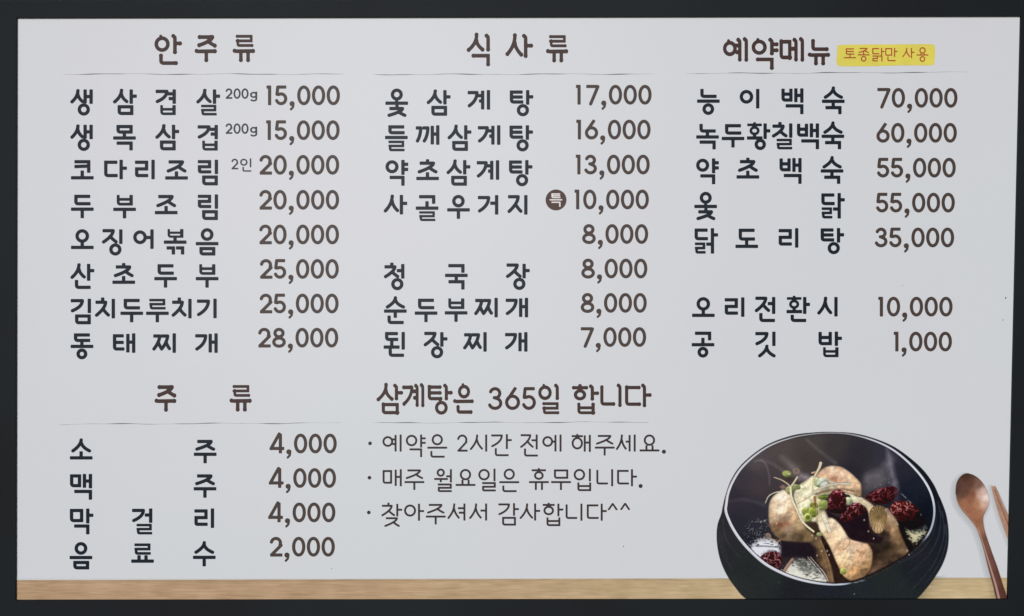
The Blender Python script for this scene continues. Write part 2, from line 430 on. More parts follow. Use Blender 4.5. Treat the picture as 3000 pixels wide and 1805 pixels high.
def digit(P, c):
    """figures in a box 39 wide and 58 high; returns ink width"""
    h = P.h; Wd = 39.0; H = 58.0
    def arc(cx, cy, rx, ry, a0, a1, n=14): return [(cx + rx * math.cos(math.radians(a0 + (a1 - a0) * i / n)), cy + ry * math.sin(math.radians(a0 + (a1 - a0) * i / n))) for i in range(n + 1)]
    if c == '0': P.ring.append((Wd / 2, H / 2, Wd / 2 - h, H / 2 - h, P.h)); return 39
    if c == '1': P.line([(1, h), (15, h)]) ; P.line([(15 - h, 0), (15 - h, H)]); return 15
    if c == '2': P.line(arc(18, 17.5, 18 - h, 17.5 - h, 190, 385, 14) + [(33, 25), (5.2, H - h - 0.5)], 'rb'); P.line([(1, H - h), (37, H - h)]); return 37
    if c == '3':
        P.line(arc(18, 16, 15.5 - h + 1, 16 - h, 200, 430, 14) + [(19, 27)], 'rr'); P.line([(16, 27), (20, 27)], 'rr')
        P.line([(18, 27)] + arc(18, 41, 19 - h, 17 - h, -80, 160, 16), 'rr'); return 38
    if c == '4': P.line([(28, 1)] + [(28, 1), (4, 44)], 'br'); P.line([(3.5, 43.5), (43, 43.5)]); P.line([(31.5, 0), (31.5, H)]); return 43
    if c == '5': P.line([(33, h), (7.5, h)]); P.line([(8, h), (5.5, 26)], 'rr'); P.line([(5.5, 26)] + arc(17.5, 39, 18.5 - h, 19 - h, -120, 158, 18), 'rr'); return 36.5
    if c == '6':
        P.ring.append((19.5, 38.5, 19.5 - h, 19.5 - h, P.h)); P.line([(28, 1), (15, 20), (6.5, 32)], 'br'); return 39
    if c == '7': P.line([(0, h), (33.5, h)]); P.line([(34.2, h + 0.5), (13, H - 2)], 'rr'); return 38
    if c == '8':
        P.ring.append((20, 15.5, 16.5 - h, 15.5 - h, P.h)); P.ring.append((20, 42, 20 - h, 16 - h + 0.6, P.h)); return 40
    if c == ',':
        P.dot(9.8, 53.5, 7.6); P.line([(13.9, 55), (12.2, 64), (6.5, 70)], 'rr', 6.8); return 16
    if c == 'g':
        P.ring.append((17, 36, 17 - h, 17 - h, P.h)); P.line([(34 - h, 18), (34 - h, 60)] + arc(17, 60, 17 - h, 13 - h, 0, 150, 8), 'br'); return 34
    if c == '^': P.line([(2, 38), (16, 4), (30, 38)], 'bb'); return 32
    return 20
ADV = {'1': 26.0, ',': 24.0}

def outline(P, x0, y0, sx, sy, step=1.0):
    """polygons (list of point lists, board units) covering the ink"""
    xs = [v for s_ in P.seg for v in (s_[0], s_[2])] + [c[0] - c[2] for c in P.ring] + [c[0] + c[2] for c in P.ring] + [d_[0] - d_[2] for d_ in P.disc] + [d_[0] + d_[2] for d_ in P.disc]
    ys = [v for s_ in P.seg for v in (s_[1], s_[3])] + [c[1] - c[3] for c in P.ring] + [c[1] + c[3] for c in P.ring] + [d_[1] - d_[2] for d_ in P.disc] + [d_[1] + d_[2] for d_ in P.disc]
    m = 9
    ax, bx, ay, by = min(xs) - m, max(xs) + m, min(ys) - m, max(ys) + m
    hx, hy = step / sx, step / sy
    X, Y = np.meshgrid(np.arange(ax, bx, hx), np.arange(ay, by, hy)); d = P.sdf(X, Y)
    ins = d < 0
    polys = []
    a, b, c, e = ins[:-1, :-1], ins[:-1, 1:], ins[1:, 1:], ins[1:, :-1]
    cnt = a.astype(int) + b + c + e
    H_, W_ = cnt.shape
    def pt(x, y): return (x0 + x * sx, y0 + y * sy)
    for j in range(H_):
        row = cnt[j]
        i = 0
        nz = np.nonzero(row)[0]
        if len(nz) == 0: continue
        i = nz[0]
        while i < W_:
            if row[i] == 4:
                k = i
                while k < W_ and row[k] == 4: k += 1
                xa, xb, ya, yb = X[j, i], X[j, k] if k < X.shape[1] else X[j, -1], Y[j, i], Y[j + 1, i]
                polys.append([pt(xa, ya), pt(xb, ya), pt(xb, yb), pt(xa, yb)]); i = k; continue
            if row[i] > 0:
                cs = [(X[j, i], Y[j, i], d[j, i]), (X[j, i + 1], Y[j, i], d[j, i + 1]), (X[j, i + 1], Y[j + 1, i], d[j + 1, i + 1]), (X[j, i], Y[j + 1, i], d[j + 1, i])]
                poly = []
                for q in range(4):
                    p1, p2 = cs[q], cs[(q + 1) % 4]
                    if p1[2] < 0: poly.append(pt(p1[0], p1[1]))
                    if (p1[2] < 0) != (p2[2] < 0):
                        t = p1[2] / (p1[2] - p2[2]); poly.append(pt(p1[0] + (p2[0] - p1[0]) * t, p1[1] + (p2[1] - p1[1]) * t))
                if len(poly) >= 3: polys.append(poly)
            i += 1
    return polys

def text_obj(name, polys, mat, parent, label=None, y=-0.00025):
    vs, fs = [], []
    for p in polys:
        n = len(vs); vs += [W(px, py, y) for px, py in p]; fs.append(tuple(range(n + len(p) - 1, n - 1, -1)))
    return mesh_obj(name, vs, fs, mat, parent, label)

def glyph_polys(ch, x, y, sx, sy, wt, brush=False):
    P = Pen(wt / ((sx + sy) / 2), brush)
    if ord(ch) >= 0xAC00: syllable(P, ch)
    else: digit(P, ch)
    return outline(P, x, y, sx, sy)

# ---- menu items: (syllable, left, top)
W_ITEM = 10.0
ROWS = [
 [('생', 207, 262), ('삼', 332, 262), ('겹', 456, 262), ('살', 576, 262)],
 [('생', 207, 365.5), ('목', 331.5, 366), ('삼', 456, 365.5), ('겹', 579, 366)],
 [('코', 208, 467.5), ('다', 305, 468), ('리', 395.5, 468), ('조', 484, 468), ('림', 579.5, 468)],
 [('두', 208, 569), ('부', 331.8, 569.5), ('조', 453.7, 569.5), ('림', 579.5, 569.5)],
 [('오', 208, 671.5), ('징', 299.5, 672), ('어', 390.3, 672), ('볶', 480, 671), ('음', 573.6, 672)],
 [('산', 207.3, 773), ('초', 329.3, 773.5), ('두', 452, 772.5), ('부', 573.6, 772.5)],
 [('김', 207.3, 875), ('치', 279, 875.5), ('두', 352.8, 874), ('루', 428, 874), ('치', 503.5, 875.5), ('기', 577, 875)],
 [('동', 207, 976.5), ('태', 330.7, 976.5), ('찌', 448, 976.5), ('개', 572, 976.5)],
 [('옻', 1129, 264), ('삼', 1251, 264), ('계', 1370, 264), ('탕', 1493.4, 264)],
 [('들', 1128, 367), ('깨', 1218, 367), ('삼', 1312, 367), ('계', 1400, 367), ('탕', 1492.5, 367)],
 [('약', 1129, 468.5), ('초', 1219.4, 469.5), ('삼', 1309, 469), ('계', 1396.6, 469.5), ('탕', 1491, 469)],
 [('사', 1126, 571), ('골', 1218, 571.5), ('우', 1310, 571), ('거', 1400, 571.5), ('지', 1487.5, 571.5)],
 [('청', 1125.5, 773.5), ('국', 1303.7, 773.5), ('장', 1483, 772.8)],
 [('순', 1125, 874.5), ('두', 1215, 873.5), ('부', 1303, 872.7), ('찌', 1391, 872.5), ('개', 1481.4, 872.5)],
 [('된', 1123.8, 972.5), ('장', 1242, 973), ('찌', 1358.5, 973), ('개', 1479.5, 973)],
 [('능', 2042, 260.5), ('이', 2166.8, 260.5), ('백', 2289, 258.8), ('숙', 2408, 260)],
 [('녹', 2039.5, 363), ('두', 2114.3, 362), ('황', 2188, 361.5), ('칠', 2262, 361.5), ('백', 2334.6, 361.5), ('숙', 2406.8, 362.5)],
 [('약', 2039, 464), ('초', 2157.7, 465), ('백', 2283.5, 463), ('숙', 2404.3, 464)],
 [('옻', 2034, 566.5), ('닭', 2406, 565.5)],
 [('닭', 2034.7, 668.4), ('도', 2154.4, 668.4), ('리', 2281, 668.4), ('탕', 2404, 668)],
 [('오', 2027.4, 870.5), ('리', 2123, 871), ('전', 2212, 870), ('환', 2304, 870), ('시', 2396, 870)],
 [('공', 2026.3, 971.5), ('깃', 2212.6, 971.5), ('밥', 2397.7, 971.3)],
 [('소', 204.7, 1288), ('주', 568, 1287)],
 [('맥', 205, 1388.4), ('주', 567.4, 1388)],
 [('막', 204.7, 1489.7), ('걸', 387, 1489.5), ('리', 569.5, 1489.5)],
 [('음', 204, 1591.5), ('료', 384.4, 1590.5), ('수', 565.3, 1589)],
]
for row in ROWS:
    ps = []
    for ch, x, y in row: ps += glyph_polys(ch, x, y, 1.0, 1.0, W_ITEM)
    text_obj('item_lettering', ps, M_ITEM, sheet, 'slate lettering reading ' + ''.join(c for c, _, _ in row))

# ---- prices: (text, right edge, top)
PR = [('15,000', 996, 250.5), ('15,000', 995, 352.5), ('20,000', 993.8, 454), ('20,000', 993.5, 556.5), ('20,000', 993.2, 658), ('25,000', 992.6, 759), ('25,000', 992, 860.3), ('28,000', 991, 960.4),
      ('4,000', 986.6, 1270.5), ('4,000', 984.5, 1371.5), ('4,000', 982.6, 1472.3), ('2,000', 981, 1572.8),
      ('17,000', 1909, 248.7), ('16,000', 1906, 350.8), ('13,000', 1903.5, 453.2), ('10,000', 1901, 555.5), ('8,000', 1899, 656.7), ('8,000', 1896.5, 757.8), ('8,000', 1894.8, 858.5), ('7,000', 1893, 958.6),
      ('70,000', 2805, 257.8), ('60,000', 2803.2, 360.2), ('55,000', 2800, 462.4), ('55,000', 2797.3, 564.8), ('35,000', 2795.3, 666.8), ('10,000', 2790.7, 869.5), ('1,000', 2788.8, 971.8)]
W_PRICE = 9.5
def number(txt, right, top, sx, sy, wt, gap=4.2):
    ps = []; x = right
    for c in reversed(txt):
        P = Pen(wt / ((sx + sy) / 2)); wd = digit(P, c)
        g = gap if c not in ',1' else (8 if c == '1' else 5)
        x -= wd * sx
        ps += outline(P, x, top, sx, sy); x -= g * sx
        if c == ',': x += 1.5
        if c == '1': x += 4 * sx
    return ps
def pricetext(txt, right, top):
    ps = []
    # fixed pitch figures, a narrow comma
    x = right
    for k, c in enumerate(reversed(txt)):
        P = Pen(W_PRICE); wd = digit(P, c)
        if c == ',': x -= 20.0; left = x - 0.5; x -= 4.0
        elif c == '1': left = x - wd - (3 if k and txt[len(txt) - k] == ',' else (12 if txt[len(txt) - k] == '7' else 7)); x = left - 10
        else: left = x - wd; x = left - 4.2
        ps += outline(P, left, top, 1.0, 1.0)
    return ps
for t, r, y in PR: text_obj('price_lettering', pricetext(t, r, y), M_PRICE, sheet, 'brown price figures reading ' + t)

# ---- small weights beside the first rows
for y in (259, 361.7):
    ps = []; x = 661
    for c in '200':
        ps += glyph_polys(c, x, y, .535, .53, 5.0); x += 23.2
    ps += glyph_polys('g', 732.5, y + 0, .62, .53, 5.0)
    text_obj('weight_lettering', ps, M_SMALL, sheet, 'small grey lettering reading 200g')
ps = glyph_polys('2', 678, 465, .54, .54, 4.6) + glyph_polys('인', 703.5, 464, .56, .53, 4.4)
text_obj('portion_lettering', ps, M_SMALL, sheet, 'small grey lettering reading 2인')

# ---- headings, brush-ended
HD = [[('안', 452.7, 104, 1.14, 1.17), ('주', 570.8, 101.5, 1.02, 1.12), ('류', 682, 100.5, 1.03, 1.13)],
      [('식', 1369, 103, 1.12, 1.18), ('사', 1481, 103.5, 1.18, 1.22), ('류', 1600, 101.5, 1.02, 1.13)],
      [('예', 2118, 113, 1.12, 1.25), ('약', 2201.5, 115, 1.16, 1.16), ('메', 2283.5, 113, 1.1, 1.25), ('뉴', 2366.7, 114.5, 1.03, 1.07)],
      [('주', 453.4, 1127, 1.0, 1.1), ('류', 673, 1126.5, 1.02, 1.1)],
      [('삼', 1104.8, 1128, 1.08, 1.14), ('계', 1179.5, 1126.5, 0.97, 1.22), ('탕', 1253, 1128, 1.04, 1.13), ('은', 1327.8, 1131, 0.95, 1.08), ('일', 1576.5, 1128, 1.03, 1.12), ('합', 1677, 1130, 1.11, 1.11), ('니', 1758.5, 1127.5, 1.09, 1.19), ('다', 1831, 1127.5, 1.14, 1.2)]]
for k, row in enumerate(HD):
    ps = []
    for ch, x, y, a, b in row: ps += glyph_polys(ch, x, y, a, b, 10.8 if k != 4 else 9.8, True)
    t = ''.join(r[0] for r in row)
    if k == 4:
        for c, x in (('3', 1430), ('6', 1479.5), ('5', 1529.5)): ps += glyph_polys(c, x, 1134, 1.13, 1.16, 9.6)
        t = '삼계탕은 365일 합니다'
    text_obj('heading_lettering', ps, M_HEAD, sheet, 'dark brown heading reading ' + t)

# ---- notes
N = 0.875
NT = [([('예', 1120.4, 1273), ('약', 1188.7, 1273), ('은', 1252, 1275), ('시', 1378, 1273), ('간', 1439, 1272), ('전', 1524.6, 1273), ('에', 1588.8, 1273), ('해', 1674.6, 1274), ('주', 1742.5, 1273), ('세', 1806, 1273), ('요', 1873.7, 1273)], '예약은 2시간 전에 해주세요.', (1084.2, 1299), (1945, 1323.5)),
      ([('매', 1120.8, 1374.5), ('주', 1185, 1374), ('월', 1272, 1374.5), ('요', 1334.8, 1374), ('일', 1401, 1373), ('은', 1462.8, 1376), ('휴', 1549.7, 1374), ('무', 1614.5, 1374), ('입', 1680.4, 1373), ('니', 1747, 1374.5), ('다', 1807.7, 1374.5)], '매주 월요일은 휴무입니다.', (1082.4, 1399.6), (1876.7, 1424)),
      ([('찾', 1118, 1476), ('아', 1183.8, 1475.5), ('주', 1247.6, 1475), ('셔', 1312.5, 1475), ('서', 1376, 1475), ('감', 1460, 1474), ('사', 1524, 1475), ('합', 1590, 1475.5), ('니', 1657, 1475.5), ('다', 1719, 1475.5)], '찾아주셔서 감사합니다^^', (1080.5, 1501.4), None)]
for row, t, bullet, stop in NT:
    ps = []
    for ch, x, y in row: ps += glyph_polys(ch, x, y, N, N, 6.0)
    if '2' in t: ps += glyph_polys('2', 1339.3, 1273, .83, .87, 6.0)
    if '^' in t: ps += glyph_polys('^', 1780.5, 1473.5, .9, .55, 5.0) + glyph_polys('^', 1817, 1473, .9, .55, 5.0)
    for q, r in ((bullet, 5.4), (stop, 6.0)):
        if q:
            P = Pen(1); P.dot(0, 0, r); ps += outline(P, q[0], q[1], 1, 1)
    text_obj('note_lettering', ps, M_NOTE, sheet, 'thin brown note reading ' + t)

# ---- round badge
P = Pen(1); P.dot(0, 0, 30.6)
badge = text_obj('badge', outline(P, 1629, 586, 1, 1), M_BADGE, sheet, 'round brown badge reading 특')
text_obj('badge_lettering', glyph_polys('특', 1610, 566.5, .56, .53, 4.0), M_BADGE_TEXT, sheet, 'pale lettering reading 특', y=-0.0005)

# ---- yellow highlighted label
def blob(pts, n=8):
    out = []; m = len(pts)
    for i in range(m):
        p0, p1, p2, p3 = pts[i - 1], pts[i], pts[(i + 1) % m], pts[(i + 2) % m]
        for k in range(n):
            t = k / n
            out.append(tuple(0.5 * ((2 * p1[a]) + (-p0[a] + p2[a]) * t + (2 * p0[a] - 5 * p1[a] + 4 * p2[a] - p3[a]) * t * t + (-p0[a] + 3 * p1[a] - 3 * p2[a] + p3[a]) * t ** 3) for a in (0, 1)))
    return out
def flat(name, pts, mat, y, label=None):
    return mesh_obj(name, [W(a, b, y) for a, b in pts], [tuple(range(len(pts) - 1, -1, -1))], mat, sheet, label)
YL = [(2462, 133), (2540, 131.5), (2640, 131), (2722, 130.5), (2735, 134), (2738.5, 146), (2737, 170), (2735.5, 184), (2725, 190.5), (2640, 191), (2560, 193), (2470, 193.5), (2456, 190), (2452, 178), (2453.5, 158), (2455, 140)]
YLo = [(1.012 * (a - 2595) + 2595, 1.04 * (b - 162) + 162) for a, b in YL]
flat('label_edge', blob(YLo), M_YELLOW_EDGE, -0.00012)
flat('highlight_label', blob(YL), M_YELLOW, -0.00025, 'yellow highlighter patch beside the third heading')
ps = []
for ch, x, y in (('토', 2472.5, 141), ('종', 2512.6, 140.5), ('닭', 2555, 140.5), ('만', 2593, 140.5), ('사', 2643.8, 140.5), ('용', 2684.8, 141)): ps += glyph_polys(ch, x, y, .525, .53, 3.5)
text_obj('label_lettering', ps, M_ORANGE, sheet, 'orange lettering reading 토종닭만 사용', y=-0.0005)

# ---- hand-drawn rules under the headings
def rule(xa, ya, xb, yb, seed):
    rnd = random.Random(seed); L = xb - xa; n = 150
    ph = [rnd.uniform(0, 6.28) for _ in range(4)]
    for pale in (False,):
        vs, fs = [], []
        for i in range(n):
            t0, t1 = i / n, (i + 1) / n
            def wob(t): return 1.0 * math.sin(t * 17 + ph[0]) + .5 * math.sin(t * 41 + ph[1])
            def wid(t):
                e = min(1, t / .05) * (1 if t < .9 else max(.35, (1 - t) / .1))
                v = (.85 + .75 * math.sin(t * 23 + ph[2]) + .4 * math.sin(t * 59 + ph[3]))
                return max(.35, v) * e * .62
            off = 1.5 if pale else 0; k = .8 if pale else 1
            b = len(vs)
            for t in (t0, t1):
                x = xa + L * t; y = ya + (yb - ya) * t + wob(t) + off
                vs += [W(x, y - wid(t) * k, -.00025 if not pale else -.0002), W(x, y + wid(t) * k, -.00025 if not pale else -.0002)]
            fs.append((b, b + 1, b + 3, b + 2))
        mesh_obj('rule_line' if not pale else 'rule_highlight', vs, fs, M_RULE_PALE if pale else M_RULE, sheet)
rule(176, 217, 1006, 217.5, 1); rule(1091, 218.5, 1919, 216.8, 2); rule(2006, 215.8, 2838, 211.5, 3)
rule(168, 1243, 998, 1239.3, 4); rule(1081, 1239, 1900, 1236.5, 5)

# ---- dust specks on the sheet
rnd = random.Random(9)
for x, y, r in [(2946, 873, 2.6), (2938.5, 937.5, 1.7), (972, 1666, 1.3), (1827, 1601, 1.8), (2645, 836, 1.1)]:
    pts = [(x + r * (1 + rnd.uniform(-.3, .3)) * math.cos(a) * (0.7 if k % 2 else 1.1), y - r * math.sin(a) * 1.1 - .5 * r * math.cos(a)) for k, a in enumerate([i * math.pi / 4 for i in range(8)])]
    mesh_obj('dust_speck', [W(a, b, -.0003) for a, b in pts], [tuple(range(8))], M_RULE, sheet)

#PICTURE
# ------------------------------------------------------------------ the printed photograph of the soup bowl
# Flat print on the sheet: its colours are worked out on a fine grid and kept as the print's own colours.
STEP = 1.12
GX, GY = np.meshgrid(np.arange(2088, 2992, STEP), np.arange(1258, 1762, STEP))
GU, GV = (GX - 2060) * 2.603, (GY - 1230) * 2.603            # enlarged drawing units for the bowl
SA, SB = (GX - 2750) * 3.71, (GY - 1370) * 3.71              # and for the spoon
rs = np.random.RandomState(4)
_lat = rs.rand(512, 512)
def vnoise(x, y):
    xi, yi = np.floor(x).astype(int), np.floor(y).astype(int); fx, fy = x - xi, y - yi
    fx, fy = fx * fx * (3 - 2 * fx), fy * fy * (3 - 2 * fy)
    g = lambda a, b: _lat[b % 512, a % 512]
    return (g(xi, yi) * (1 - fx) + g(xi + 1, yi) * fx) * (1 - fy) + (g(xi, yi + 1) * (1 - fx) + g(xi + 1, yi + 1) * fx) * fy
def fbm(x, y, s, o=4, seed=0):
    t = 0; a = 1; n = 0; x = x / s + seed * 37.3; y = y / s + seed * 19.7
    for _ in range(o): t = t + a * vnoise(x, y); n += a; a *= .55; x = x * 2.03 + 11; y = y * 2.03 + 5
    return t / n * 2 - 1
def poly_sd(pts, X, Y, smooth=6, pad=40):
    """signed distance (negative inside) to a closed smooth outline; far away it is just large"""
    p = np.array(blob(pts, smooth) if smooth else pts, float); q = np.roll(p, -1, 0)
    d = np.full(X.shape, 1e6)
    m = (X > p[:, 0].min() - pad) & (X < p[:, 0].max() + pad) & (Y > p[:, 1].min() - pad) & (Y < p[:, 1].max() + pad)
    x, y = X[m], Y[m]; best = np.full(x.shape, 1e12); ins = np.zeros(x.shape, bool)
    for (ax, ay), (bx, by) in zip(p, q):
        dx, dy = bx - ax, by - ay; L2 = dx * dx + dy * dy + 1e-9
        t = np.clip(((x - ax) * dx + (y - ay) * dy) / L2, 0, 1)
        best = np.minimum(best, (x - ax - t * dx) ** 2 + (y - ay - t * dy) ** 2)
        c = (ay > y) != (by > y)
        if abs(dy) > 1e-9: ins ^= c & (x < dx * (y - ay) / dy + ax)
    dd = np.sqrt(best); dd[ins] *= -1; d[m] = dd
    return d
def cov(d, soft=2.2): return np.clip(0.5 - d / (2 * soft), 0, 1)
def samples(S_, X, Y, p=3.0, e=400.):
    num = np.zeros(X.shape + (3,)); den = np.zeros(X.shape)
    for x, y, r, g, b in S_:
        w_ = 1 / (((X - x) ** 2 + (Y - y) ** 2 + e) ** (p / 2)); den += w_
        num += w_[..., None] * np.array([r, g, b], float)
    return num / den[..., None]
IMG = np.empty(GX.shape + (3,)); IMG[:] = (201, 205, 208)
def over(mask, col):
    global IMG
    c = np.asarray(col, float); a = mask[..., None]
    IMG = IMG * (1 - a) + c * a
def shade(mask, f):
    global IMG
    IMG = IMG * (1 + (np.asarray(f) - 1) * mask)[..., None]
def stroke_sd(pts, X, Y, w0, w1=None, n=8, pad=60):
    w1 = w0 if w1 is None else w1
    P_ = [pts[0]] + list(pts) + [pts[-1]]; c = []
    for i in range(1, len(P_) - 2):
        p0, p1, p2, p3 = P_[i - 1], P_[i], P_[i + 1], P_[i + 2]
        for k in range(n):
            t = k / n; c.append(tuple(0.5 * (2 * p1[a] + (-p0[a] + p2[a]) * t + (2 * p0[a] - 5 * p1[a] + 4 * p2[a] - p3[a]) * t * t + (-p0[a] + 3 * p1[a] - 3 * p2[a] + p3[a]) * t ** 3) for a in (0, 1)))
    c.append(pts[-1]); c = np.array(c, float)
    d = np.full(X.shape, 1e6)
    m = (X > c[:, 0].min() - pad) & (X < c[:, 0].max() + pad) & (Y > c[:, 1].min() - pad) & (Y < c[:, 1].max() + pad)
    x, y = X[m], Y[m]; best = np.full(x.shape, 1e6); N_ = len(c) - 1
    for i in range(N_):
        ax, ay = c[i]; dx, dy = c[i + 1] - c[i]; L2 = dx * dx + dy * dy + 1e-9
        t = np.clip(((x - ax) * dx + (y - ay) * dy) / L2, 0, 1)
        w_ = (w0 + (w1 - w0) * (i + t) / N_) / 2
        best = np.minimum(best, np.hypot(x - ax - t * dx, y - ay - t * dy) - w_)
    d[m] = best
    return d
def ell(cx, cy, rx, ry, rot, X, Y):
    c, s_ = math.cos(math.radians(rot)), math.sin(math.radians(rot)); x = (X - cx) * c + (Y - cy) * s_; y = -(X - cx) * s_ + (Y - cy) * c
    return (np.hypot(x / rx, y / ry) - 1) * min(rx, ry)
U, V = GU, GV
n_fine = fbm(U, V, 9, 3, 1); n_mid = fbm(U, V, 34, 4, 2); n_big = fbm(U, V, 120, 3, 3)

# -- tabletop strip of pale wood
def wood(X, Y, t):
    g = fbm(X / 9.0, Y, 5, 4, 5) * .6 + fbm(X / 30.0, Y, 2.2, 3, 6) * .5
    base = np.array([178., 150, 119]) * (1 - t)[..., None] + np.array([192., 172, 134]) * t[..., None]
    return base + g[..., None] * np.array([24., 23, 21]) + (fbm(X, Y, 60, 3, 7) * 7)[..., None]
edge_y = 1699.5 + (GX - 50) * (1692.5 - 1699.5) / 2900
over(cov(edge_y - GY, .9), wood(GX, GY, np.clip((GX - 900) / 1500, 0, 1)))
shade(np.clip(1 - np.abs(GY - edge_y - 3) / 5, 0, 1) * (GY > edge_y), .93)
# soft shade of the bowl in the print, to its right
shd = np.clip(1 - (poly_sd([(1700, 1160), (1640, 1250), (1560, 1400), (1300, 1420), (1500, 1200)], U, V, 6, 220)) / 190, 0, 1) ** 2
shade(shd * (GY > edge_y - 6), .62); shade(shd * (GY <= edge_y), .96)

# -- bowl body
body = [(975, 92), (1140, 101), (1290, 137), (1440, 197), (1570, 285), (1680, 385), (1755, 488), (1795, 572), (1822, 632), (1855, 730), (1872, 860), (1864, 985), (1826, 1100), (1764, 1205), (1695, 1295), (1620, 1372), (1500, 1440),
        (500, 1440), (328, 1366), (240, 1272), (178, 1180), (134, 1080), (110, 980), (102, 880), (110, 795), (138, 715), (148, 665), (168, 580), (208, 466), (278, 356), (392, 252), (522, 172), (692, 115), (840, 96)]
bd = poly_sd(body, U, V, 6, 30); BOWL = cov(bd, 2.6)
bc = samples([(150, 800, 42, 42, 50), (130, 900, 46, 46, 54), (180, 1000, 40, 42, 48), (300, 1150, 38, 44, 44), (250, 1250, 42, 48, 48), (500, 1200, 38, 46, 46), (700, 1300, 33, 36, 44), (1000, 1310, 34, 38, 50), (1200, 1300, 34, 44, 50),
              (1400, 1200, 36, 46, 46), (1500, 1300, 36, 46, 48), (1600, 1150, 32, 38, 46), (1650, 1000, 36, 38, 48), (1750, 900, 30, 34, 46), (1800, 750, 26, 30, 44), (1840, 850, 28, 34, 50), (1750, 550, 24, 28, 40), (1600, 350, 28, 30, 40),
              (1300, 150, 40, 42, 50), (1000, 96, 48, 50, 56), (500, 180, 60, 60, 66), (200, 480, 60, 60, 68)], U, V) + n_fine[..., None] * 4.5
bc = bc.mean(-1, keepdims=True) + (bc - bc.mean(-1, keepdims=True)) * .55
over(BOWL, bc)
for pts, wd, col, a in [([(1790, 620), (1812, 760), (1790, 900), (1725, 1020), (1640, 1110), (1560, 1180)], 9, (84, 90, 104), .55), ([(1822, 700), (1838, 850), (1812, 980), (1750, 1110), (1660, 1220), (1600, 1290)], 8, (84, 92, 108), .6),
                        ([(1850, 800), (1852, 930), (1815, 1060), (1760, 1160), (1700, 1240)], 6, (100, 106, 122), .55), ([(1760, 640), (1775, 760), (1745, 880), (1680, 980), (1590, 1060)], 7, (70, 78, 92), .5),
                        ([(1716, 930), (1660, 1000), (1560, 1060), (1470, 1110)], 6, (78, 88, 92), .55), ([(152, 760), (160, 860), (205, 960), (280, 1050)], 10, (88, 84, 90), .5), ([(124, 820), (126, 930), (160, 1040), (230, 1150)], 12, (74, 76, 82), .4),
                        ([(1480, 1300), (1560, 1220), (1640, 1130)], 5, (66, 78, 88), .35), ([(140, 880), (150, 960), (190, 1060)], 4, (118, 112, 118), .35)]:
    over(cov(stroke_sd(pts, U, V, wd, wd * .3), 4) * a * BOWL * (0.65 + .5 * n_mid), col)

# -- inside of the bowl
rim = [(176, 642), (190, 560), (226, 470), (292, 368), (402, 266), (532, 186), (702, 130), (860, 106), (1000, 101), (1130, 112), (1280, 151), (1420, 212), (1535, 296), (1640, 402), (1710, 502), (1750, 600), (1763, 700), (1748, 800), (1712, 880), (1650, 955),
       (1570, 1028), (1470, 1095), (1350, 1160), (1230, 1212), (1120, 1246), (1000, 1257), (860, 1244), (720, 1213), (600, 1168), (480, 1103), (380, 1020), (290, 922), (228, 830), (188, 745), (172, 690)]
rd = poly_sd(rim, U, V, 6, 30); INS = cov(rd + 2, 3)
inner = samples([(300, 450, 64, 59, 66), (400, 300, 82, 76, 78), (600, 220, 82, 74, 74), (850, 180, 74, 70, 68), (1000, 200, 64, 60, 61), (1200, 250, 54, 52, 58), (1400, 280, 58, 57, 66), (1550, 380, 48, 48, 58), (1600, 500, 40, 43, 53), (1700, 700, 32, 36, 44),
                 (240, 600, 56, 51, 60), (280, 800, 48, 49, 58), (400, 700, 54, 52, 60), (430, 500, 68, 62, 66), (700, 350, 78, 70, 69), (800, 300, 70, 64, 62), (1150, 400, 50, 48, 55), (1300, 470, 72, 70, 74), (1550, 600, 36, 40, 50), (1650, 800, 30, 34, 38),
                 (320, 950, 40, 42, 48), (500, 980, 46, 44, 50), (700, 1000, 42, 37, 42), (900, 1000, 52, 42, 36), (1100, 1100, 60, 48, 40), (1400, 1050, 60, 50, 40), (1550, 950, 42, 36, 34), (700, 1100, 56, 54, 54), (1560, 780, 40, 36, 38)], U, V) + n_fine[..., None] * 3
over(INS, inner)
# steam
def wisp(pts, w0, w1, a, soft, col=(176, 168, 172)):
    over(cov(stroke_sd(pts, U, V, w0, w1, pad=120), soft) * min(a * 1.45, .8) * INS * (.75 + .4 * n_mid), col)
wisp([(395, 318), (440, 308), (480, 345), (502, 420), (508, 500)], 8, 6, .26, 9); wisp([(440, 308), (520, 330), (600, 380), (680, 420)], 8, 24, .16, 14)
wisp([(600, 288), (640, 320), (700, 380)], 30, 60, .22, 22); wisp([(790, 150), (860, 215), (930, 270), (1010, 330)], 10, 20, .17, 14)
wisp([(1405, 215), (1420, 300), (1440, 400), (1462, 520)], 14, 46, .34, 22, (190, 182, 196)); wisp([(1430, 300), (1360, 390), (1260, 440)], 40, 50, .26, 34, (185, 178, 190)); wisp([(1400, 440), (1330, 470), (1250, 500)], 60, 40, .18, 34)
wisp([(740, 430), (790, 440)], 50, 40, .5, 22, (170, 162, 170)); wisp([(200, 620), (330, 610), (470, 650)], 10, 20, .12, 16)
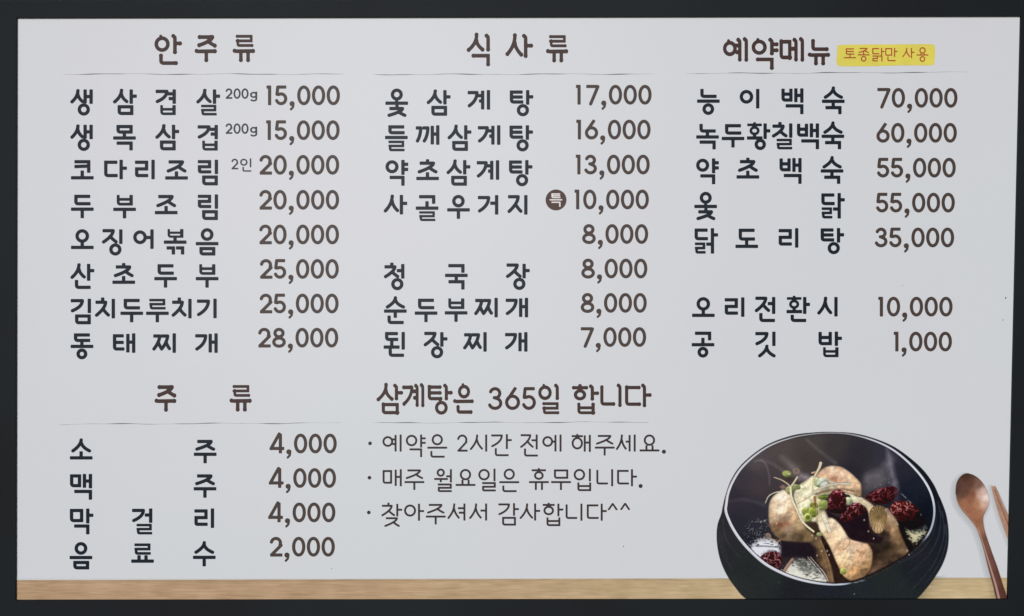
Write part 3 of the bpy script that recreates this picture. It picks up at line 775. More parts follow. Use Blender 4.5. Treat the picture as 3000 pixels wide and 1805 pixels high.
# broth: wet bright patches with ragged speckle
def broth(pts, col, thr=0.0, dark=(48, 48, 52), sc=14, soft=10, seed=11):
    d = poly_sd(pts, U, V, 6, 60); n = fbm(U, V, sc, 3, seed)
    m = np.clip(.5 - (d / 22) + n * 1.5 - thr, 0, 1); m = m * m * (3 - 2 * m)
    rip = fbm(U * .6, V * 1.5, 16, 4, seed + 7)
    m = m * np.clip(.72 + np.clip(-d / 40, 0, 1) * .4 - np.clip(rip - .12, 0, 1) * 2.4, .1, 1)
    over(m * (d < 45) * INS, col)
broth([(400, 925), (470, 905), (560, 925), (600, 975), (585, 1020), (500, 1010), (440, 1060), (395, 1050), (345, 1000)], (206, 209, 214), -.04, sc=9)
over(cov(stroke_sd([(400, 962), (500, 965), (590, 975)], U, V, 8), 5) * .7, (52, 52, 62))
sp = (fbm(U, V, 7, 2, 21) > .42) * cov(poly_sd([(330, 790), (500, 755), (500, 900), (400, 930), (320, 960)], U, V, 6, 60), 20); over(sp * .55, (150, 152, 160))
broth([(600, 1172), (680, 1085), (760, 1062), (870, 1125), (960, 1215), (958, 1246), (860, 1244), (740, 1214)], np.array([202, 202, 192]) * (1 + .10 * fbm(U, V, 24, 3, 14))[..., None], -.05, sc=10)
over(cov(poly_sd([(640, 1165), (700, 1170), (800, 1205), (880, 1235), (800, 1232), (700, 1200)], U, V), 14) * .8, (214, 212, 202))
over(cov(poly_sd([(690, 1062), (760, 1062), (860, 1120), (900, 1180), (820, 1160), (740, 1120)], U, V), 22) * np.clip(.75 + fbm(U, V, 18, 3, 15) * 1.2, 0, 1), (84, 86, 84))
over(cov(poly_sd([(680, 1060), (780, 1080), (880, 1150), (820, 1180), (720, 1140)], U, V), 18) * np.clip(fbm(U, V, 16, 3, 12) * 1.6 + .35, 0, 1) * .8, (98, 102, 96))
broth([(1545, 830), (1590, 850), (1690, 850), (1690, 885), (1640, 920), (1600, 948)], (186, 182, 150), .0, sc=10)
over(cov(poly_sd([(1590, 810), (1660, 770), (1710, 830), (1640, 870)], U, V), 16) * np.clip(fbm(U, V, 12, 3, 13) * 1.5 + .4, 0, 1) * .8, (92, 98, 94))
for pts in ([(1510, 560), (1570, 620), (1640, 700), (1680, 745)],): over(cov(stroke_sd(pts, U, V, 10, 4), 4) * np.clip(.3 + n_fine * 1.4, 0, 1), (150, 156, 158))
over((fbm(U, V, 6, 2, 23) > .45) * cov(ell(1360, 490, 90, 22, -8, U, V), 14) * .6, (150, 158, 160))

# -- chicken
rel_ = fbm(U + 8 * n_mid, V, 26, 5, 131); REL = np.clip((rel_ - np.roll(np.roll(rel_, 3, 0), 3, 1)) * 2.6, -1, 1)
rel2 = fbm(U, V, 60, 3, 133); REL2 = np.clip((rel2 - np.roll(np.roll(rel2, 6, 0), 6, 1)) * 2.2, -1, 1)
def meat(pts, smp, soft=3.0, grain=9, rimdark=.72, seed=1, e=260.):
    d = poly_sd(pts, U, V, 6, 20); m = cov(d, soft)
    c = samples(smp, U, V, 3.4, e); t = 1.05 + n_mid * .08 + fbm(U, V, 13, 3, seed + 30) * .06 + n_fine * .05
    edge = 1 - (1 - rimdark) * np.clip(1 + d / 14, 0, 1)
    c = c * (t * edge * (1 + .05 * REL + .10 * REL2))[..., None]; g_ = c.mean(-1, keepdims=True)
    c = g_ + (c - g_) * .74 + np.array([2., 2, 3]); c = c + np.clip(c - 170, 0, 80) * .22
    over(m, np.clip(c, 0, 246))
    return m
# far piece on the right, mostly in the broth
meat([(1110, 555), (1180, 575), (1290, 645), (1340, 720), (1400, 700), (1470, 745), (1500, 850), (1545, 950), (1575, 1000), (1500, 1068), (1380, 1128), (1250, 1186), (1230, 1100), (1240, 980), (1200, 900), (1200, 760)],
     [(1150, 590, 205, 198, 168), (1230, 640, 200, 185, 145), (1280, 690, 188, 168, 128), (1330, 720, 165, 145, 105), (1420, 750, 168, 136, 95), (1450, 850, 168, 126, 84), (1480, 920, 140, 106, 68), (1400, 880, 60, 46, 38), (1350, 950, 50, 42, 36), (1430, 1000, 80, 62, 44),
      (1520, 1000, 120, 92, 62), (1350, 1090, 88, 64, 46), (1450, 1060, 76, 58, 42), (1300, 880, 44, 36, 38), (1300, 1150, 96, 72, 54), (1480, 790, 150, 120, 84), (1500, 880, 120, 88, 56), (1310, 1000, 48, 38, 34), (1330, 1040, 58, 44, 36), (1400, 960, 46, 38, 32), (1380, 1060, 74, 56, 42), (1410, 830, 120, 92, 60), (1380, 870, 52, 40, 34), (1550, 980, 96, 74, 52), (1470, 980, 84, 64, 44), (1290, 1100, 70, 52, 40), (1500, 1050, 60, 48, 38), (1430, 1090, 54, 44, 36)], 4)
# near lower leg, dark
meat([(780, 885), (880, 875), (925, 945), (965, 1060), (992, 1160), (1002, 1238), (952, 1238), (915, 1150), (855, 1060), (815, 960)],
     [(830, 920, 84, 66, 48), (880, 950, 124, 96, 62), (900, 1020, 112, 84, 52), (870, 1040, 66, 52, 40), (940, 1100, 116, 86, 54), (930, 1160, 84, 62, 44), (970, 1200, 126, 96, 66), (850, 990, 60, 48, 38)], 6, e=200.)
for pts, a in (([(900, 930), (950, 1060), (985, 1220)], .6), ([(880, 960), (930, 1090), (965, 1200)], .4)): over(cov(stroke_sd(pts, U, V, 4), 3) * a, (176, 142, 100))
over(cov(poly_sd([(895, 893), (930, 925), (985, 1020), (1045, 1130), (1105, 1238), (1005, 1238), (990, 1150), (950, 1040)], U, V), 4), np.array([50, 38, 36]) + n_mid[..., None] * 12)
# top piece
meat([(880, 400), (930, 362), (985, 349), (1050, 358), (1110, 392), (1160, 436), (1203, 488), (1210, 560), (1190, 590), (1100, 560), (1000, 540), (860, 520), (850, 440)],
     [(1000, 380, 208, 182, 150), (950, 420, 204, 168, 132), (900, 450, 190, 150, 110), (1060, 420, 206, 174, 138), (1100, 450, 208, 178, 140), (1170, 500, 192, 158, 118), (1000, 455, 184, 142, 108), (1190, 560, 140, 112, 78), (1120, 500, 190, 160, 122), (940, 480, 190, 180, 140), (1060, 460, 190, 150, 115), (1040, 370, 190, 160, 125)])
# middle
meat([(690, 560), (735, 495), (790, 455), (840, 425), (905, 450), (1000, 500), (1040, 545), (960, 570), (905, 610), (885, 690), (872, 770), (800, 795), (745, 765), (712, 690), (690, 620)],
     [(760, 530, 198, 194, 156), (800, 560, 208, 202, 170), (735, 600, 204, 194, 160), (780, 640, 192, 188, 154), (740, 680, 190, 186, 156), (850, 520, 202, 198, 164), (860, 640, 174, 162, 124), (820, 700, 176, 172, 140), (800, 470, 190, 182, 146), (940, 540, 170, 158, 122)])
# left thigh
meat([(560, 562), (608, 532), (655, 560), (700, 615), (732, 715), (785, 820), (850, 880), (835, 925), (760, 940), (670, 935), (600, 922), (545, 885), (507, 815), (496, 720), (503, 640), (526, 592)],
     [(590, 600, 212, 200, 178), (590, 680, 210, 196, 170), (550, 640, 194, 172, 138), (680, 690, 192, 160, 120), (555, 750, 182, 156, 116), (610, 770, 156, 122, 92), (560, 830, 118, 88, 60), (590, 800, 120, 84, 60), (640, 800, 146, 106, 80), (655, 850, 150, 126, 98),
      (600, 890, 104, 80, 56), (720, 800, 176, 146, 98), (700, 890, 96, 76, 52), (790, 880, 118, 94, 56), (510, 760, 150, 126, 96), (560, 870, 120, 96, 66), (630, 640, 206, 186, 156), (700, 740, 190, 158, 112), (740, 900, 84, 66, 46), (660, 780, 158, 128, 96)])
# front breast
fb = meat([(872, 745), (905, 700), (965, 735), (1020, 765), (1080, 850), (1120, 905), (1200, 925), (1262, 950), (1290, 1000), (1292, 1060), (1282, 1130), (1238, 1190), (1180, 1222), (1120, 1226), (1060, 1180), (1010, 1080), (960, 965), (905, 872), (872, 810)],
     [(920, 800, 208, 194, 164), (1000, 800, 200, 176, 144), (1050, 880, 210, 186, 152), (1000, 900, 206, 178, 138), (1050, 965, 196, 160, 118), (1180, 965, 196, 166, 130), (1120, 1000, 206, 182, 146), (1200, 1040, 200, 160, 116), (1100, 1080, 206, 178, 134), (1060, 1050, 208, 182, 138),
      (1150, 1150, 188, 142, 84), (1080, 1140, 196, 156, 98), (1240, 1100, 166, 124, 78), (1270, 1020, 178, 142, 100), (1170, 1205, 132, 98, 62), (960, 880, 200, 172, 130), (1230, 1160, 120, 88, 56), (940, 760, 196, 180, 150)], seed=5)
wr = fbm(U * .55 + V * .5, V - U * .25, 11, 3, 41)
shade(fb * cov(ell(1150, 1080, 150, 110, 10, U, V), 40) * 1.0, 1 + wr * .16)
for pts, a in (([(1105, 900), (1118, 935), (1090, 975), (1050, 990), (1030, 985)], .6), ([(945, 850), (955, 880)], .5), ([(1170, 990), (1195, 1020), (1185, 1050)], .35)): over(cov(stroke_sd(pts, U, V, 7, 4), 4) * a, (132, 88, 56))
over(cov(poly_sd([(868, 690), (925, 690), (960, 735), (950, 770), (900, 775), (866, 750)], U, V), 12) * .75, np.array([196, 184, 150]) * (1 + .08 * REL)[..., None])
# skin folds and browned spots
for x, y, r, a in ((640, 790, 20, .4), (575, 800, 26, .45), (1000, 452, 22, .35), (1040, 372, 14, .25), (905, 450, 18, .4), (700, 690, 16, .3), (1210, 1010, 20, .3)): over(cov(ell(x, y, r * 1.3, r * .7, 20, U, V), r * .5) * a, (138, 84, 58))
for pts, w_, col, a in (([(722, 640), (790, 600), (850, 560)], 6, (120, 92, 60), .75), ([(700, 560), (735, 530), (790, 520)], 4, (150, 130, 90), .5), ([(735, 700), (728, 730)], 3, (150, 120, 80), .4)): over(cov(stroke_sd(pts, U, V, w_, 3), 2.5) * a, col)

for pts, w_, col, a in (([(905, 872), (960, 965), (1010, 1080), (1062, 1180)], 7, (60, 42, 32), .6), ([(1262, 950), (1292, 1000), (1294, 1060), (1280, 1135), (1238, 1192)], 12, (70, 50, 36), .55),
                        ([(690, 570), (690, 620), (712, 690), (740, 760)], 8, (92, 72, 50), .5), ([(1000, 540), (900, 560), (850, 600)], 7, (96, 76, 52), .5), ([(545, 885), (600, 925), (690, 940), (780, 940)], 10, (58, 44, 36), .6),
                        ([(497, 700), (500, 780), (520, 840)], 6, (96, 76, 54), .4), ([(1205, 500), (1212, 560), (1195, 590)], 8, (80, 60, 44), .5), ([(1240, 940), (1180, 925), (1120, 905)], 9, (66, 46, 36), .5)):
    over(cov(stroke_sd(pts, U, V, w_, w_ * .5), 6) * a, col)
for k in range(26):
    x0_ = rs.uniform(930, 1240); y0_ = rs.uniform(800, 1190); l_ = rs.uniform(14, 40); a_ = rs.uniform(-.3, .5)
    over(cov(stroke_sd([(x0_, y0_), (x0_ + l_ * .5, y0_ + l_ * a_), (x0_ + l_, y0_ + l_ * (a_ + .25))], U, V, 2.2), 2) * .32 * (fb > .5), (134, 96, 64) if k % 2 else (232, 214, 184))
# -- shade under the jujubes
over(cov(poly_sd([(930, 640), (960, 700), (1050, 740), (1140, 640), (1230, 660), (1262, 720), (1272, 830), (1300, 880), (1370, 900), (1340, 940), (1250, 935), (1180, 925), (1120, 900), (1070, 820), (990, 750), (950, 740)], U, V), 8), np.array([44, 35, 40]) + n_mid[..., None] * 5)
over(cov(poly_sd([(1450, 730), (1500, 780), (1640, 760), (1680, 720), (1690, 800), (1600, 840), (1530, 830), (1560, 920), (1600, 960), (1570, 1000), (1530, 900), (1490, 800)], U, V), 8), np.array([36, 32, 34]) + n_mid[..., None] * 4)
over(cov(poly_sd([(600, 930), (760, 935), (830, 950), (865, 1040), (800, 1050), (690, 1040), (600, 1040), (590, 980)], U, V), 12) * .9, np.array([42, 36, 42]) + n_mid[..., None] * 4)
over(cov(poly_sd([(780, 770), (870, 790), (880, 860), (850, 880), (800, 830)], U, V), 8) * .9, (66, 52, 42))

# -- root slice
rd_ = poly_sd([(1268, 700), (1312, 655), (1384, 668), (1404, 725), (1392, 800), (1352, 862), (1300, 850), (1278, 780)], U, V); rm = cov(rd_, 3)
ang = np.arctan2(V - 745, U - 1335); rr_ = np.hypot(U - 1335, (V - 745) * .8)
over(rm, samples([(1310, 690, 120, 102, 72), (1370, 700, 108, 92, 66), (1330, 745, 120, 100, 68), (1340, 800, 172, 150, 112), (1300, 800, 150, 126, 92), (1340, 845, 176, 148, 116), (1385, 780, 130, 108, 76)], U, V, 3, 200.) * (1 + .16 * np.sin(ang * 26 + n_mid * 4) + .14 * fbm(U, V, 7, 3, 51))[..., None])
over(cov(np.abs(rd_ + 8) - 2, 2) * rm * .5, (84, 64, 44)); over(cov(ell(1340, 740, 18, 10, 0, U, V), 8) * .5, (90, 72, 48))
# second strip beside the slice
over(cov(stroke_sd([(1400, 690), (1440, 740), (1485, 800)], U, V, 34, 12), 4) * .75, np.array([160, 138, 120]) * (1 + .25 * fbm(U, V, 7, 2, 52))[..., None])

# -- spring onion pieces
def onion(cx, cy, rx, ry, rot, c1, c2=(214, 220, 165), hole=False, seed=0):
    d = ell(cx, cy, rx, ry, rot, U, V); m = cov(d, 2.4)
    lit = np.clip(.5 - ((U - cx) * .45 + (V - cy) * .8) / (2.2 * max(rx, ry)), 0, 1)
    c1 = np.array(c1, float); c1 = c1.mean() + (c1 - c1.mean()) * .78
    c = c1 * (.5 + .72 * lit)[..., None] * (1 + .12 * REL)[..., None] * (1 + .14 * fbm(U, V, 8, 3, 60 + seed))[..., None]
    over(m, np.clip(c, 0, 255)); over(cov(np.abs(d + 3.5) - 1.2, 1.8) * .35 * lit, c2)
    if hole:
        over(cov(ell(cx, cy, rx * .55, ry * .55, rot, U, V), 2.4) * .75, (84, 92, 34)); over(cov(np.abs(ell(cx, cy, rx * .62, ry * .62, rot, U, V)) - 1.6, 1.8) * .7, (206, 212, 130))
onion(640, 412, 38, 24, 12, (146, 156, 78)); over(cov(ell(652, 412, 14, 9, 30, U, V), 3) * .6, (206, 208, 170)); over(cov(ell(655, 455, 36, 16, 0, U, V), 8) * .6, (62, 52, 46))
over(cov(ell(708, 392, 26, 26, 0, U, V), 4) * .6, np.array([126, 108, 94]) * (1 + .3 * fbm(U, V, 9, 2, 70))[..., None]); over(cov(np.abs(ell(710, 390, 20, 20, 0, U, V)) - 1.5, 2) * .5, (176, 156, 140))
over(cov(ell(610, 512, 26, 16, 10, U, V), 4) * .7, np.array([130, 108, 98]) * (1 + .4 * fbm(U, V, 8, 2, 71))[..., None])
onion(662, 535, 36, 30, -10, (160, 162, 96), seed=1); onion(712, 512, 32, 20, 15, (150, 160, 96), seed=2); onion(880, 480, 42, 34, 20, (166, 178, 118), seed=3); onion(905, 470, 30, 40, 70, (200, 208, 184), seed=4)
onion(925, 500, 26, 36, 60, (206, 214, 204), seed=13)
onion(915, 588, 40, 20, -8, (104, 124, 48), seed=5); over(cov(stroke_sd([(890, 588), (945, 582)], U, V, 6), 3) * .6, (150, 166, 84)); onion(918, 648, 40, 38, 0, (158, 172, 84), seed=6)
onion(1108, 620, 34, 30, 20, (186, 196, 148), seed=7)
onion(845, 655, 34, 26, 20, (134, 142, 56), seed=8); onion(785, 700, 34, 34, 0, (156, 164, 72), seed=9); onion(840, 705, 38, 40, 0, (150, 164, 58), seed=10); onion(798, 745, 32, 34, 0, (176, 186, 92), hole=True, seed=11); onion(845, 665, 15, 12, 0, (110, 114, 48), hole=True)
onion(1068, 1156, 25, 26, 0, (186, 192, 92), hole=False, seed=12); over(cov(ell(1062, 1162, 9, 7, 20, U, V), 3) * .7, (132, 140, 60)); onion(890, 872, 26, 15, 0, (162, 172, 110))

# -- jujubes: wrinkled, dark red
def jujube(pts, seed, lit=1.0, base=(88, 38, 44), hi=(204, 158, 160), dirn=(-.4, -.9), red=1.0):
    d = poly_sd(pts, U, V, 6, 20); m = cov(d, 3)
    cx = sum(p[0] for p in pts) / len(pts); cy = sum(p[1] for p in pts) / len(pts); sz = max(max(p[0] for p in pts) - min(p[0] for p in pts), max(p[1] for p in pts) - min(p[1] for p in pts)) / 2
    wx = U + 12 * fbm(U, V, 26, 2, seed + 3); wy = V + 12 * fbm(U, V, 26, 2, seed + 4)
    pa = np.array(pts, float); pa -= pa.mean(0); ev, evec = np.linalg.eigh(pa.T @ pa); ax_ = evec[:, 1]          # wrinkles run mostly along the fruit
    al, ac = wx * ax_[0] + wy * ax_[1], -wx * ax_[1] + wy * ax_[0]
    r1 = 1 - np.abs(fbm(al * .62, ac, 21, 2, seed)) * 1.35; r1 = np.clip((r1 - .45) / .55, 0, 1) ** 1.5
    dep = np.clip(-d / (sz * .5), 0, 1)
    l = np.clip(.55 + ((U - cx) * dirn[0] + (V - cy) * dirn[1]) / (1.7 * sz), 0.05, 1) * lit
    c = np.array(base, float) * (.45 + .95 * l)[..., None] * (.62 + .55 * r1)[..., None]
    over(m, c); sp_ = np.clip((r1 - .6) * 3.0, 0, 1) * np.clip(l * 1.8 - .45, 0, 1) * (.35 + .65 * np.clip(fbm(U, V, 9, 2, seed + 9) + .6, 0, 1)) * np.clip(-d / 6, 0, 1)
    over(m * sp_ * .95, hi)
jujube([(1240, 592), (1290, 545), (1380, 517), (1462, 508), (1484, 560), (1440, 622), (1350, 645), (1270, 624)], 81, .85, hi=(190, 146, 150)); wisp([(1465, 480), (1470, 600)], 20, 40, .28, 22, (150, 130, 150))
jujube([(1422, 682), (1450, 632), (1510, 616), (1545, 618), (1600, 645), (1652, 700), (1640, 752), (1560, 766), (1500, 775), (1450, 722)], 82, 1.1, (90, 42, 42), (214, 168, 162)); over(cov(stroke_sd([(1512, 622), (1522, 680), (1512, 760)], U, V, 16, 10), 5) * .75, (60, 18, 24))
jujube([(1040, 748), (1082, 684), (1158, 634), (1214, 648), (1232, 702), (1180, 735), (1120, 775), (1062, 775)], 83, .95, hi=(200, 160, 164)); over(cov(poly_sd([(1100, 790), (1200, 735), (1250, 700), (1255, 820), (1180, 840)], U, V), 8) * .8, (40, 30, 38))
jujube([(958, 600), (985, 545), (1038, 528), (1082, 568), (1092, 648), (1080, 705), (1005, 712), (950, 682)], 84, 1.0, hi=(196, 150, 160), dirn=(-.2, -.8))
jujube([(428, 1062), (470, 1018), (538, 1004), (588, 1028), (602, 1080), (576, 1132), (530, 1138), (470, 1102)], 85, 1.15, (84, 42, 48), (226, 190, 188), (.1, -.2))

# -- fine roots
def root(pts, w0, w1, col, a=1.0):
    sd = stroke_sd(pts, U, V, w0 + 5, w1 + 5); over(cov(sd, 3) * .35 * a, (60, 48, 40))
    sd = stroke_sd(pts, U, V, w0, w1); over(cov(sd, 2.2) * a, np.array(col, float) * (1 + .12 * fbm(U, V, 8, 2, 90))[..., None])
root([(540, 438), (600, 460), (645, 490), (664, 512)], 6, 11, (186, 174, 148)); root([(718, 436), (690, 480), (664, 515)], 12, 13, (200, 188, 160)); root([(664, 512), (676, 600), (716, 690), (760, 780), (842, 852)], 17, 14, (206, 200, 170))
root([(474, 634), (500, 582), (545, 556), (586, 548)], 5, 8, (204, 198, 176)); root([(896, 330), (882, 372), (852, 425), (838, 490), (836, 545)], 22, 7, (202, 192, 162)); root([(830, 405), (860, 396)], 12, 8, (190, 160, 138))
root([(836, 552), (900, 520), (985, 492), (1125, 490)], 10, 20, (190, 180, 158)); root([(960, 470), (1040, 486), (1120, 482)], 8, 9, (206, 204, 190), .8); over(cov(stroke_sd([(860, 566), (940, 540), (1060, 528), (1150, 545)], U, V, 18, 14), 6) * .6, (96, 74, 60))
root([(1085, 560), (1160, 585), (1220, 640), (1300, 690)], 10, 4, (214, 206, 176), .8)
root([(918, 735), (945, 800), (962, 850)], 34, 22, (212, 206, 186)); over(cov(stroke_sd([(925, 792), (960, 786)], U, V, 5), 2) * .6, (120, 104, 84))
root([(868, 640), (862, 720), (868, 790)], 8, 6, (186, 168, 126), .7); over(cov(stroke_sd([(850, 590), (858, 660)], U, V, 20, 12), 4) * .7, (112, 70, 44))
# bark sticks, bubbles, glints
root([(608, 1168), (645, 1112), (682, 1062)], 24, 18, (146, 112, 98)); over(cov(stroke_sd([(612, 1150), (672, 1066)], U, V, 5), 3) * .5, (206, 186, 170))
for k in range(3): over(cov(stroke_sd([(798 + 10 * k, 1046), (850 + 12 * k, 1110), (898 + 12 * k, 1166), (940 + 5 * k, 1225)], U, V, 4, 6), 2) * (n_fine > -.25) * .85, (206, 200, 198) if k % 2 == 0 else (60, 48, 48))
over(cov(ell(496, 886, 22, 24, 0, U, V), 4) * .85, np.array([146, 126, 112]) * (1 + .4 * fbm(U, V, 8, 2, 95))[..., None]); over(cov(stroke_sd([(520, 905), (560, 928), (590, 915)], U, V, 10), 4) * .7, (186, 162, 124))
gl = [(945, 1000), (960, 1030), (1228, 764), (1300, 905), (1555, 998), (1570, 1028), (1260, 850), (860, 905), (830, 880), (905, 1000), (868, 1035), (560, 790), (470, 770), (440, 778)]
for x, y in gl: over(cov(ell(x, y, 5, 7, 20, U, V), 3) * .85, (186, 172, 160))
over(cov(stroke_sd([(395, 780), (440, 775), (490, 762)], U, V, 5, 3), 3) * .5, (150, 150, 160))

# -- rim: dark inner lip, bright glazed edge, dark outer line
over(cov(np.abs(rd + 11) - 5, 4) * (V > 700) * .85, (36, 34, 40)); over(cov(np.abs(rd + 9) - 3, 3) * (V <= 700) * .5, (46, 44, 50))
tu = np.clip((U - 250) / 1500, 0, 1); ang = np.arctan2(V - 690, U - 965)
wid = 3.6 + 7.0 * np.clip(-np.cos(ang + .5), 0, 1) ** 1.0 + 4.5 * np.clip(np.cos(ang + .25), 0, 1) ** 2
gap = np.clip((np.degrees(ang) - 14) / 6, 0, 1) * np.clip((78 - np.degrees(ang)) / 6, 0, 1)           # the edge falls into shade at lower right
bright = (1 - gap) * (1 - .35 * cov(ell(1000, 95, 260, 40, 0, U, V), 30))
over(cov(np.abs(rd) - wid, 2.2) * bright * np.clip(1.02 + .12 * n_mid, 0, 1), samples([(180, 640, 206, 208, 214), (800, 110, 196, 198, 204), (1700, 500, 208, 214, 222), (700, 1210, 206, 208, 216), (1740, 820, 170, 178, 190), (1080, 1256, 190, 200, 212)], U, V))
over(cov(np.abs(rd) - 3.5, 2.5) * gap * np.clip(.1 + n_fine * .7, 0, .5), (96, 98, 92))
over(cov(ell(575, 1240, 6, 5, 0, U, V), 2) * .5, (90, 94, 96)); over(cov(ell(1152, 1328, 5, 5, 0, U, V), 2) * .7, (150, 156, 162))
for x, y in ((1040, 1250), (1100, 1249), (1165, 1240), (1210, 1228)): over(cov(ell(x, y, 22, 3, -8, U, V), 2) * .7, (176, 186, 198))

# -- spoon and chopsticks
spoon = [(184, 235), (196, 160), (236, 96), (290, 64), (350, 70), (420, 106), (480, 168), (525, 250), (549, 335), (545, 402), (516, 468), (488, 528), (485, 590), (500, 680), (530, 780), (580, 925), (640, 1090), (690, 1250), (740, 1430), (634, 1430), (590, 1280), (540, 1100), (490, 900), (450, 765), (400, 645), (330, 552), (252, 462), (206, 382), (186, 300)]
sdp = poly_sd(spoon, SA, SB, 6, 90); sds = poly_sd([(a - 22, b + 22) for a, b in spoon], SA, SB, 6, 90)
shade(np.clip(.5 - sds / 90, 0, 1) * (sdp > -2) * .42, .62)
SPOON = cov(sdp, 3)
sc_ = samples([(290, 110, 78, 54, 47), (240, 180, 88, 64, 57), (210, 260, 82, 60, 54), (250, 300, 104, 76, 62), (350, 170, 94, 66, 55), (430, 190, 122, 90, 78), (480, 260, 205, 180, 170), (505, 330, 232, 214, 208), (440, 300, 206, 170, 154), (370, 290, 122, 80, 60), (300, 260, 96, 68, 56),
               (280, 370, 158, 108, 84), (350, 350, 146, 98, 74), (410, 390, 172, 124, 94), (490, 390, 206, 172, 154), (350, 450, 156, 106, 80), (430, 500, 156, 108, 82), (440, 580, 148, 102, 78), (460, 650, 150, 106, 86), (500, 800, 120, 84, 70), (560, 1000, 112, 76, 66), (620, 1200, 102, 68, 60), (680, 1380, 92, 60, 54), (300, 80, 70, 50, 44)], SA, SB, 3.2, 500.)
over(SPOON, np.clip(sc_ * (1 + .06 * fbm(SA * .4 + SB, SB * .2 - SA, 22, 3, 101) + .05 * fbm(SA, SB, 60, 3, 102))[..., None] * (1 - .22 * np.clip(1 + sdp / 10, 0, 1))[..., None], 0, 255))
over(cov(stroke_sd([(425, 655), (470, 790), (520, 950), (575, 1130), (620, 1280), (655, 1425)], SA, SB, 5, 26, pad=80), 5) * .8 * SPOON, (196, 166, 152))
over(cov(stroke_sd([(190, 300), (215, 390), (300, 500), (380, 600), (440, 720)], SA, SB, 5, 4), 3) * .7 * SPOON, (196, 160, 132))
over(cov(stroke_sd([(500, 700), (560, 880), (640, 1120), (720, 1400)], SA, SB, 6, 40, pad=80), 8) * .5 * SPOON, (84, 54, 48))
st1 = [(572, 218), (592, 208), (606, 222), (690, 470), (790, 740), (790, 860), (735, 740), (650, 500)]
st2 = [(600, 206), (618, 206), (632, 232), (700, 400), (800, 620), (800, 760), (720, 560), (650, 380)]
s1, s2 = poly_sd(st1, SA, SB, 3, 60), poly_sd(st2, SA, SB, 3, 60); s3 = poly_sd([(a - 16, b + 14) for a, b in st1], SA, SB, 3, 60)
shade(np.clip(.5 - s3 / 60, 0, 1) * (s1 > 0) * .4, .7)
STICKS = np.maximum(cov(s1, 2.5), cov(s2, 2.5))
over(cov(s2, 2.5), np.array([164, 128, 108]) * (1 + .08 * fbm(SA, SB, 20, 2, 111))[..., None]); over(cov(s1, 2.5), np.array([170, 134, 114]) * (1 + .08 * fbm(SA, SB, 20, 2, 112))[..., None])
over(cov(stroke_sd([(604, 240), (680, 430), (770, 660)], SA, SB, 5, 8), 3) * .8, (88, 60, 50)); over(cov(stroke_sd([(640, 250), (720, 430), (790, 600)], SA, SB, 3, 5), 3) * .6, (104, 74, 62))

# the print is contrasty
lum = IMG.mean(-1, keepdims=True); inb = (np.clip(BOWL * 1.0, 0, 1) * INS)[..., None]
ctr = 92 + (IMG - 92) * 1.16; ctr = lum + (ctr - lum) * .97
IMG = IMG * (1 - inb) + ctr * inb
# grain of the print
IMG = np.clip(IMG + (rs.rand(*GX.shape)[..., None] - .5) * 4, 3, 250)

# ---- cut the painted grid into the pictures it shows, each a flat piece of print
xr = 2987.5 - (GY - 50) * 39.0 / 1703 + 3
keep_all = (GX < xr) & (GY < 1759.5)
LINCOL = ink(IMG)
def print_piece(name, mask, label, X=None, Y=None, C=None, y=-.00025):
    X = GX if X is None else X; Y = GY if Y is None else Y; C = LINCOL if C is None else C
    cell = mask[:-1, :-1] & mask[1:, :-1] & mask[:-1, 1:] & mask[1:, 1:]
    idx = np.arange(X.size).reshape(X.shape)
    q = np.stack([idx[:-1, :-1][cell], idx[1:, :-1][cell], idx[1:, 1:][cell], idx[:-1, 1:][cell]], 1)
    used, inv = np.unique(q, return_inverse=True); q = inv.reshape(q.shape)
    vx, vy = X.ravel()[used], Y.ravel()[used]
    co = np.stack([(vx - 1500) * S, np.full(vx.shape, y), (902.5 - vy) * S], 1).astype(np.float32)
    me = bpy.data.meshes.new(name); me.vertices.add(len(co)); me.vertices.foreach_set('co', co.ravel())
    me.loops.add(q.size); me.loops.foreach_set('vertex_index', q.ravel().astype(np.int32)); me.polygons.add(len(q))
    me.polygons.foreach_set('loop_start', np.arange(0, q.size, 4, dtype=np.int32)); me.update(calc_edges=True)
    ca = me.color_attributes.new('print', 'FLOAT_COLOR', 'POINT'); cc = C.reshape(-1, 3)[used]
    ca.data.foreach_set('color', np.concatenate([cc, np.ones((len(cc), 1))], 1).astype(np.float32).ravel())
    me.materials.append(M_PIC); o = bpy.data.objects.new(name, me); COL.objects.link(o); o.parent = sheet
    if label: o['label'] = label
    return o
def grow(m, n=1):
    for _ in range(n):
        g = m.copy(); g[1:] |= m[:-1]; g[:-1] |= m[1:]; g[:, 1:] |= m[:, :-1]; g[:, :-1] |= m[:, 1:]; m = g
    return m
own = np.zeros(GX.shape, int)
diff = np.abs(IMG - np.array([201, 205, 208])).max(-1) > 5.5
soft_ = grow(diff & (BOWL < .02) & (SPOON < .02) & (STICKS < .02), 2)
own[soft_ & (GX > 2700)] = 4
own[(GY > edge_y - 3) & (GX < 2400)] = 5; own[(GY > edge_y - 3) & (GX >= 2400)] = 6
own[BOWL > .02] = 1; own[STICKS > .02] = 3; own[SPOON > .02] = 2
own[~keep_all] = 0
def cells_of(k):
    c = (own[:-1, :-1] == k)
    return c
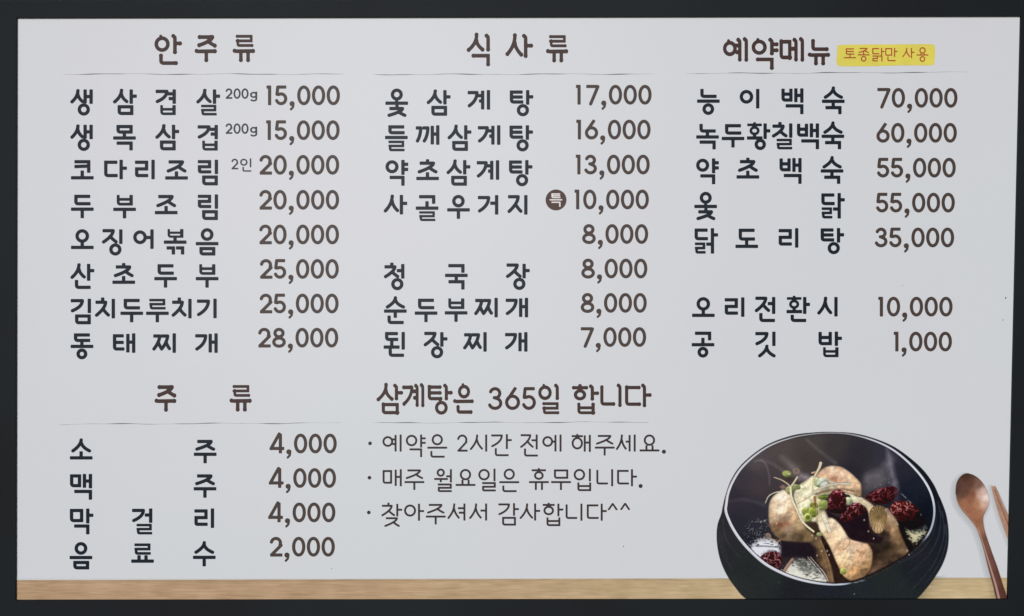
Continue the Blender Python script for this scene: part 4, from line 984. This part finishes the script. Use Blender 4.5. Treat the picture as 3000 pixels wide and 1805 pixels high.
def print_cells(name, k, label, y):
    cell = cells_of(k)
    idx = np.arange(GX.size).reshape(GX.shape)
    q = np.stack([idx[:-1, :-1][cell], idx[1:, :-1][cell], idx[1:, 1:][cell], idx[:-1, 1:][cell]], 1)
    used, inv = np.unique(q, return_inverse=True); q = inv.reshape(q.shape)
    vx, vy = GX.ravel()[used], GY.ravel()[used]
    co = np.stack([(vx - 1500) * S, np.full(vx.shape, y), (902.5 - vy) * S], 1).astype(np.float32)
    me = bpy.data.meshes.new(name); me.vertices.add(len(co)); me.vertices.foreach_set('co', co.ravel())
    me.loops.add(q.size); me.loops.foreach_set('vertex_index', q.ravel().astype(np.int32)); me.polygons.add(len(q))
    me.polygons.foreach_set('loop_start', np.arange(0, q.size, 4, dtype=np.int32)); me.update(calc_edges=True)
    ca = me.color_attributes.new('print', 'FLOAT_COLOR', 'POINT'); cc = LINCOL.reshape(-1, 3)[used]
    ca.data.foreach_set('color', np.concatenate([cc, np.ones((len(cc), 1))], 1).astype(np.float32).ravel())
    me.materials.append(M_PIC); o = bpy.data.objects.new(name, me); COL.objects.link(o); o.parent = sheet
    o['label'] = label
    return o
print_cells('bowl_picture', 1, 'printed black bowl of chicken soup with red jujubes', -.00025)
print_cells('spoon_picture', 2, 'printed brown wooden spoon', -.00025)
print_cells('chopsticks_picture', 3, 'printed wooden chopsticks cut off by the frame', -.00025)
if (own == 4).any(): print_cells('shadow_print', 4, 'soft printed shade beside the spoon', -.00025)
print_cells('tabletop_picture', 5, 'printed strip of pale wood left of the bowl', -.00025)
print_cells('tabletop_picture', 6, 'printed strip of pale wood right of the bowl, in its shade', -.00025)
# the long left run of the wood strip
WX, WY = np.meshgrid(np.append(np.arange(46, GX[0, 0], 1.5), GX[0, 0]), np.arange(1694, 1760.5, 1.3))
ey = 1699.5 + (WX - 50) * (1692.5 - 1699.5) / 2900
wc = np.empty(WX.shape + (3,)); wc[:] = (201, 205, 208)
a_ = cov(ey - WY, .9)[..., None]; wc = wc * (1 - a_) + wood(WX, WY, np.clip((WX - 900) / 1500, 0, 1)) * a_
wc *= (1 - .07 * np.clip(1 - np.abs(WY - ey - 3) / 5, 0, 1) * (WY > ey))[..., None]
wc = np.clip(wc + (rs.rand(*WX.shape)[..., None] - .5) * 4, 3, 250)
print_piece('tabletop_picture', np.ones(WX.shape, bool), 'long printed strip of pale wood along the foot', WX, WY, ink(wc))
